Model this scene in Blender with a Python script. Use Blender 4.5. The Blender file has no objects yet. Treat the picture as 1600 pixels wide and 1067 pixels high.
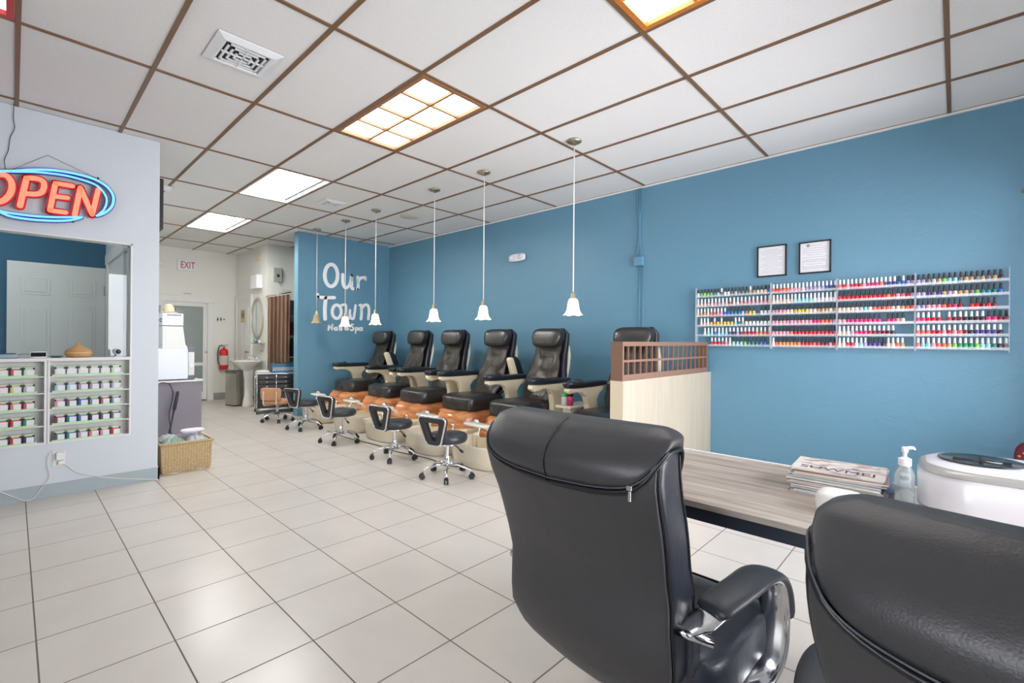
import bpy, bmesh, math, random
from math import pi, sin, cos, radians
from mathutils import Vector, Matrix, noise as mnoise
S = bpy.context.scene
COL = S.collection
random.seed(7)

# ---------------------------------------------------------------- camera
EYE = Vector((0, 0, 1.2544)); FPX, CX, CY, YAW, ROLL = 736.67, 776.95, 531.2, .799, .0079
_R = Vector((cos(YAW), -sin(YAW), 0)); _F = Vector((sin(YAW), cos(YAW), 0)); _U = Vector((0, 0, 1))
_X = _R*cos(ROLL) + _U*sin(ROLL); _Y = _U*cos(ROLL) - _R*sin(ROLL)
cam = bpy.data.cameras.new('camera'); cam_o = bpy.data.objects.new('camera', cam); COL.objects.link(cam_o)
cam.sensor_width = 36; cam.sensor_fit = 'HORIZONTAL'; cam.lens = FPX/1600*36
cam.shift_x = (800-CX)/1600; cam.shift_y = (CY-533.5)/1600; cam.clip_start = .02; cam.clip_end = 100
m = Matrix.Identity(4)
for i in range(3):
    m[i][0] = _X[i]; m[i][1] = _Y[i]; m[i][2] = -_F[i]; m[i][3] = EYE[i]
cam_o.matrix_world = m
S.camera = cam_o
def at(px, py, axis, v):
    """survey helper: the point of the plane axis=v seen at photograph position px,py"""
    d = _F + _X*((px-CX)/FPX) - _Y*((py-CY)/FPX); k = 'xyz'.index(axis)
    return EYE + d*((v-EYE[k])/d[k])

# ---------------------------------------------------------------- sky, light, exposure
wd = bpy.data.worlds.new('world'); S.world = wd; wd.use_nodes = True
bg = wd.node_tree.nodes['Background']; bg.inputs[0].default_value = (.935, .94, 1, 1); bg.inputs[1].default_value = 7.5
S.view_settings.view_transform = 'Standard'; S.view_settings.look = 'None'; S.view_settings.gamma = 1
S.view_settings.use_curve_mapping = False; S.view_settings.exposure = 0.72
def area(name, loc, rot, sx, sy, power, color=(1, 1, 1)):
    l = bpy.data.lights.new(name, 'AREA'); l.shape = 'RECTANGLE'; l.size = sx; l.size_y = sy; l.energy = power; l.color = color
    o = bpy.data.objects.new(name, l); o.location = loc; o.rotation_euler = rot; COL.objects.link(o); return o
def portal(name, loc, rot, sx, sy):
    o = area(name, loc, rot, sx, sy, 1); o.data.cycles.is_portal = True; return o
YF = -.64; XW = 4.90; XL = -3.2; YB = 10.75; CE = 2.98; YP = 5.06
portal('shop_window_daylight', (2.9, YF-.02, 1.36), (radians(90), 0, 0), 3.5, 2.5)
portal('added_window_daylight', (XL-.02, .5, 1.92), (radians(90), 0, radians(-90)), 2.0, 1.7)  # sampling portal for the added side windows

# ---------------------------------------------------------------- helpers
def lin(r, g, b):
    f = lambda c: (c/255)/12.92 if c/255 <= .04045 else ((c/255+.055)/1.055)**2.4
    return (f(r), f(g), f(b), 1)
MATS = {}
def mat(name, rgb, rough=.5, metal=0, bump=0, bscale=200, emis=None, estr=0, trans=0, ior=1.45, coat=0, var=0, vscale=6, spec=.5, alpha=1, sub=0):
    if name in MATS: return MATS[name]
    M = bpy.data.materials.new(name); M.use_nodes = True; nt = M.node_tree; b = nt.nodes['Principled BSDF']
    c = lin(*rgb); b.inputs['Base Color'].default_value = c; b.inputs['Roughness'].default_value = rough
    b.inputs['Metallic'].default_value = metal; b.inputs['IOR'].default_value = ior; b.inputs['Specular IOR Level'].default_value = spec
    if trans: b.inputs['Transmission Weight'].default_value = trans
    if coat: b.inputs['Coat Weight'].default_value = coat
    if alpha < 1: b.inputs['Alpha'].default_value = alpha
    if sub: b.inputs['Subsurface Weight'].default_value = sub
    if emis: b.inputs['Emission Color'].default_value = lin(*emis); b.inputs['Emission Strength'].default_value = estr
    if bump or var:
        tc = nt.nodes.new('ShaderNodeTexCoord')
    if bump:
        n = nt.nodes.new('ShaderNodeTexNoise'); n.inputs['Scale'].default_value = bscale; n.inputs['Detail'].default_value = 4
        bp = nt.nodes.new('ShaderNodeBump'); bp.inputs['Strength'].default_value = bump; bp.inputs['Distance'].default_value = .01
        nt.links.new(tc.outputs['Object'], n.inputs['Vector']); nt.links.new(n.outputs['Fac'], bp.inputs['Height']); nt.links.new(bp.outputs['Normal'], b.inputs['Normal'])
    if var:
        n = nt.nodes.new('ShaderNodeTexNoise'); n.inputs['Scale'].default_value = vscale; n.inputs['Detail'].default_value = 5
        mx = nt.nodes.new('ShaderNodeMix'); mx.data_type = 'RGBA'
        mx.inputs[6].default_value = tuple(x*(1-var) for x in c[:3])+(1,); mx.inputs[7].default_value = tuple(min(1, x*(1+var)) for x in c[:3])+(1,)
        nt.links.new(tc.outputs['Object'], n.inputs['Vector']); nt.links.new(n.outputs['Fac'], mx.inputs[0]); nt.links.new(mx.outputs[2], b.inputs['Base Color'])
    MATS[name] = M; return M
def glassmat(name, tint=(255, 255, 255), mixv=.12, rough=.0):
    """thin pane: mostly clear with a weak mirror coat"""
    if name in MATS: return MATS[name]
    M = bpy.data.materials.new(name); M.use_nodes = True; nt = M.node_tree; nt.nodes.remove(nt.nodes['Principled BSDF'])
    t = nt.nodes.new('ShaderNodeBsdfTransparent'); t.inputs[0].default_value = lin(*tint)
    g = nt.nodes.new('ShaderNodeBsdfGlossy'); g.inputs['Roughness'].default_value = rough
    mx = nt.nodes.new('ShaderNodeMixShader'); fr = nt.nodes.new('ShaderNodeFresnel'); fr.inputs[0].default_value = 1.45
    a = nt.nodes.new('ShaderNodeMath'); a.operation = 'ADD'; a.inputs[1].default_value = mixv; a.use_clamp = True
    nt.links.new(fr.outputs[0], a.inputs[0]); nt.links.new(a.outputs[0], mx.inputs[0]); nt.links.new(t.outputs[0], mx.inputs[1]); nt.links.new(g.outputs[0], mx.inputs[2])
    nt.links.new(mx.outputs[0], nt.nodes['Material Output'].inputs[0]); MATS[name] = M; return M

class B:
    """mesh builder"""
    def __init__(s): s.bm = bmesh.new(); s.mi = 0
    def _tag(s, faces):
        for f in faces: f.material_index = s.mi
    def face(s, pts):
        f = s.bm.faces.new([s.bm.verts.new(p) for p in pts]); f.material_index = s.mi; return f
    def box(s, x0, x1, y0, y1, z0, z1, M=None):
        v = [s.bm.verts.new(Vector(p) if M is None else M @ Vector(p)) for p in
             ((x0,y0,z0),(x1,y0,z0),(x1,y1,z0),(x0,y1,z0),(x0,y0,z1),(x1,y0,z1),(x1,y1,z1),(x0,y1,z1))]
        for q in ((3,2,1,0),(4,5,6,7),(0,1,5,4),(1,2,6,5),(2,3,7,6),(3,0,4,7)):
            s.bm.faces.new([v[i] for i in q]).material_index = s.mi
        return s
    def cbox(s, c, d, M=None):
        return s.box(c[0]-d[0]/2, c[0]+d[0]/2, c[1]-d[1]/2, c[1]+d[1]/2, c[2]-d[2]/2, c[2]+d[2]/2, M)
    def loft(s, rings, caps=True, close=True):
        R = [[s.bm.verts.new(p) for p in r] for r in rings]; n = len(R[0])
        for a, b in zip(R, R[1:]):
            for i in range(n if close else n-1):
                j = (i+1) % n; s.bm.faces.new((a[i], a[j], b[j], b[i])).material_index = s.mi
        if caps:
            s.bm.faces.new(R[0][::-1]).material_index = s.mi; s.bm.faces.new(R[-1]).material_index = s.mi
        return s
    def lathe(s, prof, c=(0,0,0), n=24, M=None, caps=True):
        rings = []
        for r, z in prof:
            r = max(r, 1e-4)
            rings.append([Vector((c[0]+r*cos(2*pi*k/n), c[1]+r*sin(2*pi*k/n), c[2]+z)) for k in range(n)])
        if M is not None: rings = [[M @ p for p in r] for r in rings]
        return s.loft(rings, caps)
    def tube(s, pts, r, n=8, flat=1, caps=True, up=Vector((0,0,1)), closed=False):
        """circle (or ellipse: flat = height over width) swept along points"""
        pts = [Vector(p) for p in pts]; rings = []; N = len(pts)
        prev = None
        for i, p in enumerate(pts):
            if closed: t = pts[(i+1) % N]-pts[i-1]
            else: t = pts[min(i+1, N-1)]-pts[max(i-1, 0)]
            t.normalize()
            a = up.cross(t) if prev is None else prev - t*prev.dot(t)
            if a.length < 1e-4: a = Vector((1,0,0)).cross(t)
            if a.length < 1e-4: a = Vector((0,1,0)).cross(t)
            a.normalize(); prev = a; b = t.cross(a)
            rr = r[i] if isinstance(r, (list, tuple)) else r
            rings.append([p + a*(rr*cos(2*pi*k/n)) + b*(rr*flat*sin(2*pi*k/n)) for k in range(n)])
        if closed: rings.append(rings[0])
        if closed:
            R = [[s.bm.verts.new(q) for q in r_] for r_ in rings[:-1]]; R.append(R[0])
            for a, b in zip(R, R[1:]):
                for i in range(n):
                    j = (i+1) % n; s.bm.faces.new((a[i], a[j], b[j], b[i])).material_index = s.mi
            return s
        return s.loft(rings, caps)
    def rod(s, a, b, r, n=10): return s.tube([a, b], r, n)
    def prism(s, poly, axis, a, b, M=None):
        """2-D polygon extruded along axis from a to b. axis x: poly=(y,z); y: (x,z); z: (x,y)"""
        def P(u, v, w):
            q = {'x': (w, u, v), 'y': (u, w, v), 'z': (u, v, w)}[axis]; q = Vector(q); return q if M is None else M @ q
        A = [s.bm.verts.new(P(u, v, a)) for u, v in poly]; C = [s.bm.verts.new(P(u, v, b)) for u, v in poly]; n = len(A)
        s.bm.faces.new(A).material_index = s.mi; s.bm.faces.new(C[::-1]).material_index = s.mi
        for i in range(n): s.bm.faces.new((A[i], C[i], C[(i+1) % n], A[(i+1) % n])).material_index = s.mi
        return s
    def ribbon(s, pts, w, depth, nrm, cyc=False, rnd=6):
        """round-ended stroke of width w lying in the plane with normal nrm, depth thick"""
        nrm = Vector(nrm).normalized(); pts = [Vector(p) for p in pts]; N = len(pts)
        L, Rr = [], []
        for i, p in enumerate(pts):
            if cyc: t = pts[(i+1) % N]-pts[i-1]
            else: t = pts[min(i+1, N-1)]-pts[max(i-1, 0)]
            t.normalize(); a = nrm.cross(t); L.append(p+a*w/2); Rr.append(p-a*w/2)
        if cyc:
            for ring in (0,):
                v = [[s.bm.verts.new(q+nrm*d) for q in X] for X in (L, Rr) for d in (0, depth)]
                for i in range(N):
                    j = (i+1) % N
                    for a, b in ((1,3),(3,2),(2,0),(0,1)): s.bm.faces.new((v[a][i], v[a][j], v[b][j], v[b][i])).material_index = s.mi
            return s
        def cap(c, frm, sgn):
            d0 = frm-c; out = []
            for k in range(1, rnd):
                out.append(c + Matrix.Rotation(sgn*pi*k/rnd, 3, nrm) @ d0)
            return out
        poly = L + cap(pts[-1], L[-1], -1) + Rr[::-1] + cap(pts[0], Rr[0], -1)
        F0 = [s.bm.verts.new(q) for q in poly]; F1 = [s.bm.verts.new(q+nrm*depth) for q in poly]; n = len(poly)
        for i in range(n): s.bm.faces.new((F0[i], F0[(i+1) % n], F1[(i+1) % n], F1[i])).material_index = s.mi
        # top as quad strip + caps
        for V, fl in ((F1, False), (F0, True)):
            Lv = V[:N]; k = N+rnd-1; Rv = V[k:k+N][::-1]
            for i in range(N-1):
                q = (Lv[i], Lv[i+1], Rv[i+1], Rv[i]); s.bm.faces.new(q[::-1] if fl else q).material_index = s.mi
            e = [Lv[-1]]+V[N:k]+[Rv[-1]]; s.bm.faces.new(e).material_index = s.mi
            e = [Rv[0]]+V[k+N:]+[Lv[0]]; s.bm.faces.new(e).material_index = s.mi
        return s
    def grid(s, fn, nu, nv, cu=False, cv=False):
        V = [[s.bm.verts.new(fn(i/(nu if cu else nu-1), j/(nv if cv else nv-1))) for j in range(nv)] for i in range(nu)]
        for i in range(nu if cu else nu-1):
            for j in range(nv if cv else nv-1):
                s.bm.faces.new((V[i][j], V[(i+1) % nu][j], V[(i+1) % nu][(j+1) % nv], V[i][(j+1) % nv])).material_index = s.mi
        return s
    def pillow(s, c, d, e1=.45, e2=.45, M=None, nu=24, nv=14, bend=None):
        """superellipsoid cushion; c centre, d full sizes; bend(p)->p optional"""
        sg = lambda x, e: math.copysign(abs(x)**e, x)
        rings = []
        for j in range(1, nv):
            v = -pi/2 + pi*j/nv; r = []
            for i in range(nu):
                u = 2*pi*i/nu
                p = Vector((d[0]/2*sg(cos(v), e1)*sg(cos(u), e2), d[1]/2*sg(cos(v), e1)*sg(sin(u), e2), d[2]/2*sg(sin(v), e1)))
                if bend: p = bend(p)
                p = p + Vector(c)
                if M is not None: p = M @ p
                r.append(p)
            rings.append(r)
        return s.loft(rings)
def obj(name, b, m, parent=None, smooth=False, bevel=0, sub=0, angle=None, seg=2):
    bm = b.bm; bmesh.ops.recalc_face_normals(bm, faces=bm.faces[:])
    me = bpy.data.meshes.new(name); bm.to_mesh(me); bm.free()
    for x in (m if isinstance(m, (list, tuple)) else [m]): me.materials.append(x)
    if smooth: me.shade_smooth()
    o = bpy.data.objects.new(name, me); COL.objects.link(o)
    if parent is not None: o.parent = parent
    if angle is not None and smooth:
        me.set_sharp_from_angle(angle=radians(angle))
    if bevel:
        q = o.modifiers.new('bevel', 'BEVEL'); q.width = bevel; q.segments = seg; q.limit_method = 'ANGLE'; q.angle_limit = radians(40); q.harden_normals = False
    if sub:
        q = o.modifiers.new('sub', 'SUBSURF'); q.levels = sub; q.render_levels = sub
    return o
def struct(name, b, m, parent=None, **k):
    o = obj(name, b, m, parent, **k)
    if parent is None: o['kind'] = 'structure'
    return o
def tag(o, label, cat, group=None, kind=None):
    o['label'] = label; o['category'] = cat
    if group: o['group'] = group
    if kind: o['kind'] = kind
    return o
def thing(name, label, cat, loc=(0,0,0), rz=0, group=None):
    o = bpy.data.objects.new(name, None); COL.objects.link(o); o.location = loc; o.rotation_euler = (0, 0, rz); o.empty_display_size = .05
    return tag(o, label, cat, group)
def dup(root, loc, rz=0, label=None, skip=()):
    r = root.copy(); COL.objects.link(r); r.location = loc; r.rotation_euler = (0, 0, rz)
    if label: r['label'] = label
    for ch in list(root.children):
        if ch.name.split('.')[0] in skip: continue
        c = ch.copy(); COL.objects.link(c); c.parent = r
        for g in list(ch.children):
            d = g.copy(); COL.objects.link(d); d.parent = c
    return r
def lathe_z(prof, n=24): return B().lathe(prof, n=n)
def smoothpath(pts, k=6):
    """Catmull-Rom through points"""
    P = [Vector(p) for p in pts]; out = []
    Q = [P[0]*2-P[1]] + P + [P[-1]*2-P[-2]]
    for i in range(1, len(Q)-2):
        for j in range(k):
            t = j/k; a, b, c, d = Q[i-1], Q[i], Q[i+1], Q[i+2]
            out.append(.5*((2*b)+(c-a)*t+(2*a-5*b+4*c-d)*t*t+(3*b-a-3*c+d)*t**3))
    out.append(P[-1]); return out
def textobj(name, body, loc, rot, size, m, parent=None, depth=.001, align='CENTER', sx=1):
    cu = bpy.data.curves.new(name, 'FONT'); cu.body = body; cu.size = size; cu.extrude = depth; cu.align_x = align; cu.align_y = 'CENTER'; cu.space_character = 1
    o = bpy.data.objects.new(name, cu); COL.objects.link(o)
    dg = bpy.context.evaluated_depsgraph_get(); me = bpy.data.meshes.new_from_object(o.evaluated_get(dg)); bpy.data.objects.remove(o)
    me.materials.clear(); me.materials.append(m)
    R = (Matrix.Translation(loc) @ rot.to_4x4() @ Matrix.Diagonal((sx, 1, 1, 1))); me.transform(R)
    o = bpy.data.objects.new(name, me); COL.objects.link(o); o.parent = parent; return o
R_FRONT = Matrix.Rotation(pi/2, 3, 'X')                              # text on a wall facing -Y
R_WEST = Matrix.Rotation(-pi/2, 3, 'Z') @ Matrix.Rotation(pi/2, 3, 'X')   # text on a wall facing -X
# ================================================================ THE SETTING
def floor_mat():
    M = bpy.data.materials.new('floor_tiles'); M.use_nodes = True; nt = M.node_tree; N = nt.nodes; L = nt.links; b = N['Principled BSDF']
    g = N.new('ShaderNodeNewGeometry'); mp = N.new('ShaderNodeMapping'); mp.inputs['Location'].default_value = (.3281, -2.3092+.402*6, 0)
    L.new(g.outputs['Position'], mp.inputs['Vector'])
    sep = N.new('ShaderNodeSeparateXYZ'); L.new(mp.outputs[0], sep.inputs[0])
    ds = []
    for k in (0, 1):
        d = N.new('ShaderNodeMath'); d.operation = 'DIVIDE'; d.inputs[1].default_value = .402; L.new(sep.outputs[k], d.inputs[0])
        r = N.new('ShaderNodeMath'); r.operation = 'ROUND'; L.new(d.outputs[0], r.inputs[0])
        s_ = N.new('ShaderNodeMath'); s_.operation = 'SUBTRACT'; L.new(d.outputs[0], s_.inputs[0]); L.new(r.outputs[0], s_.inputs[1])
        a = N.new('ShaderNodeMath'); a.operation = 'ABSOLUTE'; L.new(s_.outputs[0], a.inputs[0]); ds.append(a)
    mn = N.new('ShaderNodeMath'); mn.operation = 'MINIMUM'; L.new(ds[0].outputs[0], mn.inputs[0]); L.new(ds[1].outputs[0], mn.inputs[1])
    st = N.new('ShaderNodeMapRange'); st.inputs['From Min'].default_value = .0055; st.inputs['From Max'].default_value = .0095; L.new(mn.outputs[0], st.inputs['Value'])
    n = N.new('ShaderNodeTexNoise'); n.inputs['Scale'].default_value = 3.; n.inputs['Detail'].default_value = 6; L.new(g.outputs['Position'], n.inputs['Vector'])
    t = N.new('ShaderNodeMix'); t.data_type = 'RGBA'; t.inputs[6].default_value = lin(202, 195, 186); t.inputs[7].default_value = lin(218, 212, 204); L.new(n.outputs['Fac'], t.inputs[0])
    mx = N.new('ShaderNodeMix'); mx.data_type = 'RGBA'; mx.inputs[6].default_value = lin(112, 104, 95); L.new(st.outputs[0], mx.inputs[0]); L.new(t.outputs[2], mx.inputs[7])
    L.new(mx.outputs[2], b.inputs['Base Color'])
    rr = N.new('ShaderNodeMapRange'); rr.inputs['To Min'].default_value = .8; rr.inputs['To Max'].default_value = .27; L.new(st.outputs[0], rr.inputs['Value']); L.new(rr.outputs[0], b.inputs['Roughness'])
    bp = N.new('ShaderNodeBump'); bp.inputs['Strength'].default_value = .3; bp.inputs['Distance'].default_value = .002; L.new(st.outputs[0], bp.inputs['Height']); L.new(bp.outputs[0], b.inputs['Normal'])
    return M
def ceil_mat():
    M = bpy.data.materials.new('ceiling_tile'); M.use_nodes = True; nt = M.node_tree; N = nt.nodes; L = nt.links; b = N['Principled BSDF']
    g = N.new('ShaderNodeNewGeometry'); n = N.new('ShaderNodeTexNoise'); n.inputs['Scale'].default_value = 260; n.inputs['Detail'].default_value = 3; L.new(g.outputs['Position'], n.inputs['Vector'])
    cr = N.new('ShaderNodeMapRange'); cr.inputs['From Min'].default_value = .30; cr.inputs['From Max'].default_value = .40; L.new(n.outputs['Fac'], cr.inputs['Value'])
    n2 = N.new('ShaderNodeTexNoise'); n2.inputs['Scale'].default_value = .7; L.new(g.outputs['Position'], n2.inputs['Vector'])
    a = N.new('ShaderNodeMix'); a.data_type = 'RGBA'; a.inputs[6].default_value = lin(224, 223, 221); a.inputs[7].default_value = lin(236, 235, 233); L.new(n2.outputs['Fac'], a.inputs[0])
    mx = N.new('ShaderNodeMix'); mx.data_type = 'RGBA'; mx.inputs[6].default_value = lin(196, 192, 187); L.new(cr.outputs[0], mx.inputs[0]); L.new(a.outputs[2], mx.inputs[7]); L.new(mx.outputs[2], b.inputs['Base Color'])
    b.inputs['Roughness'].default_value = .85; b.inputs['Specular IOR Level'].default_value = .2
    return M
def plaster(name, rgb, rough=.5, strength=.25):
    M = bpy.data.materials.new(name); M.use_nodes = True; nt = M.node_tree; N = nt.nodes; L = nt.links; b = N['Principled BSDF']
    g = N.new('ShaderNodeNewGeometry'); n = N.new('ShaderNodeTexNoise'); n.inputs['Scale'].default_value = 5; n.inputs['Detail'].default_value = 8; n.inputs['Roughness'].default_value = .55; n.inputs['Distortion'].default_value = 1.2
    L.new(g.outputs['Position'], n.inputs['Vector']); bp = N.new('ShaderNodeBump'); bp.inputs['Strength'].default_value = strength; bp.inputs['Distance'].default_value = .02
    L.new(n.outputs['Fac'], bp.inputs['Height']); L.new(bp.outputs[0], b.inputs['Normal'])
    b.inputs['Base Color'].default_value = lin(*rgb); b.inputs['Roughness'].default_value = rough; b.inputs['Specular IOR Level'].default_value = .35
    return M
M_floor, M_ceil = floor_mat(), ceil_mat()
M_blue = plaster('blue_wall_paint', (100, 144, 167), .36, .22)
M_teal = plaster('teal_wall_paint', (24, 96, 128), .5, .1)
M_white = plaster('white_wall_paint', (210, 216, 222), .38, .08)
M_warm = plaster('warm_white_paint', (232, 231, 224), .45, .08)
M_grid = mat('brown_ceiling_grid', (122, 92, 66), .4)
M_gtrim = mat('white_metal_trim', (232, 232, 230), .4)
M_base = mat('grey_baseboard', (168, 180, 184), .5)
M_basew = mat('grey_green_baseboard', (150, 152, 144), .6)
M_trimw = mat('white_gloss_trim', (230, 230, 226), .35)
M_black = mat('black_plastic', (22, 23, 25), .4)
M_chrome = mat('chrome', (225, 226, 228), .12, 1)
M_clear = glassmat('clear_glass', (252, 252, 252), .0)

def wallplane(axis, v0, v1, u0, u1, z0, z1, holes):
    """wall slab between v0..v1 on the given axis with rectangular holes (u0,u1,z0,z1)"""
    b = B(); us = sorted({u0, u1, *[h[0] for h in holes], *[h[1] for h in holes]}); zs = sorted({z0, z1, *[h[2] for h in holes], *[h[3] for h in holes]})
    us = [u for u in us if u0 <= u <= u1]; zs = [z for z in zs if z0 <= z <= z1]
    for a, c in zip(us, us[1:]):
        run = None
        for d, e in zip(zs, zs[1:]):
            if any(h[0]-1e-6 <= a and c <= h[1]+1e-6 and h[2]-1e-6 <= d and e <= h[3]+1e-6 for h in holes): continue
            if axis == 'y': b.box(a, c, v0, v1, d, e)
            else: b.box(v0, v1, a, c, d, e)
    return b
struct('floor', B().box(XL, XW, YF, YB, -.1, 0), M_floor)
# ceiling tiles: 2 ft x 4 ft cells on the surveyed grid; light cells stay open
AX = [round(-.5989+.61*i, 4) for i in range(-6, 11)]; BY = [round(.0456+1.22*j, 4) for j in range(-1, 10)]
ax = lambda i: -.5989+.61*i
by = lambda j: .0456+1.22*j
LIGHTS = [(4, 2, 'lattice'), (4, 0, 'lattice'), (4, 4, 'open'), (4, 6, 'open'), (0, 2, 'lattice')]
b = B()
for i in range(-7, 10):
    for j in range(-1, 10):
        if any((i, j) == l[:2] for l in LIGHTS): continue
        x0, x1 = max(ax(i), XL), min(ax(i+1), XW); y0, y1 = max(by(j), YF), min(by(j+1), YB)
        if x1-x0 > .005 and y1-y0 > .005: b.box(x0, x1, y0, y1, CE+.004, CE+.02)
b.box(XL-.1, XW+.1, YF-.1, YB+.1, CE+.3, CE+.32)
for x0, x1, y0, y1 in ((XL-.1, XL, YF-.1, YB+.1), (XW, XW+.1, YF-.1, YB+.1), (XL, XW, YF-.1, YF), (XL, XW, YB, YB+.1)): b.box(x0, x1, y0, y1, CE, CE+.3)
struct('ceiling', b, M_ceil)
b = B()
for i in range(-6, 10):
    if XL < ax(i) < XW: b.box(ax(i)-.012, ax(i)+.012, YF, YB, CE-.004, CE+.006)
for j in range(0, 9): b.box(XL, XW, by(j)-.012, by(j)+.012, CE-.0035, CE+.0055)
struct('trim_1', b, M_grid)                                          # exposed brown ceiling grid
# walls
struct('wall_right', B().box(XW, XW+.12, YF-.1, YB, 0, CE+.02), M_blue)
b = B(); b.box(XW-.022, XW, YF, 7.6, CE-.016, CE-.002); struct('trim_2', b, M_gtrim)
# shop front behind the camera: low sill, header, wide glazing with mullions
GF = [(1.2, 2.3, .12, 2.4), (2.38, 3.46, .12, 2.4), (3.54, 4.66, .12, 2.4)]
struct('wall_front', wallplane('y', YF-.1, YF, XL, XW, 0, CE+.02, GF), M_white)
GL = [(-.5, .46, 1.1, 2.75), (.54, 1.5, 1.1, 2.75)]  # unseen side windows, added and sized to light the blue wall
struct('wall_left', wallplane('x', XL-.1, XL, YF-.1, YB, 0, CE+.02, GL), M_white)
for k, (a, c, d, e) in enumerate(GF):
    o = struct('window_%d' % (k+1), B().box(a, c, YF-.06, YF-.052, d, e), M_clear)
for k, (a, c, d, e) in enumerate(GL):
    o = struct('window_%d' % (k+4), B().box(XL-.06, XL-.052, a, c, d, e), M_clear)  # panes of the added side windows
# partition with the pass-through opening and the jar niches
XE = .90
struct('wall_partition', wallplane('y', YP, YP+.12, XL, XE, 0, CE, [(-1.3, .705, 1.085, 2.045), (.20, .70, .425, 1.07), (-.60, .176, .425, 1.07)]), M_white)
b = B()                                                              # thin frames round niches and opening
for x0, x1 in ((.20, .70), (-.60, .176)):
    for q in ((x0-.008, x1+.008, 1.062, 1.074), (x0-.008, x1+.008, .421, .433), (x0-.008, x0+.004, .433, 1.062), (x1-.004, x1+.008, .433, 1.062)):
        b.box(q[0], q[1], YP-.008, YP+.09, q[2], q[3])
    b.box(x0, x1, YP+.09, YP+.1, .43, 1.07)
    for k in range(1, 5): z = .43+k*.1275; b.box(x0+.001, x1-.001, YP-.004, YP+.09, z-.004, z+.004)
struct('trim_3', b, M_trimw)
b = B()
b.box(-1.31, .715, YP-.012, YP+.14, 1.074, 1.086); b.box(.7, .712, YP-.004, YP+.124, 1.086, 2.05); b.box(-1.31, .712, YP-.004, YP+.124, 2.04, 2.05)
struct('window_6', b, M_trimw); g = struct('window_pane', B().box(-1.29, .70, YP+.095, YP+.099, 1.086, 2.04), glassmat('reflective_glass', (244, 248, 249), .0), bpy.data.objects['window_6'])
struct('baseboard_partition', B().box(XL, XE+.012, YP-.012, YP, 0, .105).box(XE, XE+.012, YP-.012, YP+.14, 0, .105), M_base)
# nook behind the partition
struct('wall_nook_rear', B().box(XL, .74, 7.0, 7.1, 0, CE), M_teal)
struct('wall_nook_right', B().box(.745, XE, YP+.12, 7.6, 0, CE), M_white)
b = B(); b.box(.722, .745, 5.62, 5.72, 0, 2.06).box(.722, .745, 6.72, 6.82, 0, 2.06).box(.718, .745, 5.58, 6.86, 2.06, 2.17).box(.735, .745, 5.72, 6.72, 0, 2.06)
struct('trim_4', b, M_trimw)
struct('wall_corridor', B().box(XE-.12, XE, 7.6, YB, 0, CE), M_warm)
# back of the shop
DX0, DX1, DZ = 1.96, 2.77, 2.0
struct('wall_back', wallplane('y', YB, YB+.12, XE-.12, 3.3, 0, CE, [(DX0, DX1, 0, DZ)]), M_warm)
struct('wall_sky_block', B().box(1.5, 3.2, YB+.5, YB+.6, 0, 2.6).box(1.5, 3.2, YB, YB+.5, -.05, 0).box(1.5, 3.2, YB+.13, YB+.5, 2.6, 2.65).box(1.5, 1.55, YB+.13, YB+.5, 0, 2.6).box(3.15, 3.2, YB+.13, YB+.5, 0, 2.6), mat('sky_block_grey', (120, 124, 120), .8))  # unseen box, added to block sky light showing around the rear door
struct('wall_restroom', B().box(3.24, 3.36, 9.05, YB, 0, CE), M_warm)
struct('wall_closet', wallplane('y', 9.05, 9.13, 3.36, XW, 0, CE, [(3.42, 4.5, 0, 1.98)]), M_warm)
struct('wall_closet_rear', B().box(3.36, XW, 9.9, 9.98, 0, CE), M_warm)
struct('baseboard_back', B().box(DX1+.05, 3.24, YB-.012, YB, 0, .14).box(XE, DX0-.05, YB-.012, YB, 0, .14).box(3.228, 3.24, 9.05, YB, 0, .14), M_basew)
# blue board wall that carries the lettering
b = B(); b.box(3.2, XW, 7.6, 7.72, 0, CE-.002)
bb = struct('wall_lettering', b, M_blue)
b = B()
for x in (3.44, 3.50, 3.70, 3.92, 4.40, 4.62): b.box(x-.002, x+.002, 7.5985, 7.6, 0, CE-.003)
b.box(3.192, 3.206, 7.59, 7.73, 0, CE-.004)
struct('trim_5', b, mat('board_seam_blue', (108, 152, 172), .5))
# glazed rear door
d = struct('door_1', wallplane('y', YB+.03, YB+.07, DX0+.05, DX1-.05, .02, DZ-.05, [(DX0+.13, DX1-.12, .18, .42), (DX0+.13, DX1-.12, .44, .70), (DX0+.13, DX1-.12, .76, DZ-.13)]), M_trimw)
b = B().box(DX0+.12, DX1-.11, YB+.045, YB+.055, .17, DZ-.12); struct('door_glass', b, mat('frosted_glass', (138, 148, 145), .35, coat=.3), d)
b = B(); b.lathe([(.022, 0), (.022, .008), (.01, .012), (.01, .03), (.024, .036), (.026, .05), (.012, .06)], M=Matrix.Translation((DX1-.07, YB+.03, .97)) @ Matrix.Rotation(pi/2, 4, 'X')); struct('door_knob', b, M_chrome, d, smooth=True)
b = B()
for q in ((DX0-.07, DX0+.05, 0, DZ-.05), (DX1-.05, DX1+.06, 0, DZ-.05), (DX0-.07, DX1+.06, DZ-.05, DZ+.07)): b.box(q[0], q[1], YB-.02, YB+.1, q[2], q[3])
struct('trim_6', b, M_trimw, bevel=.005)
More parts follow.
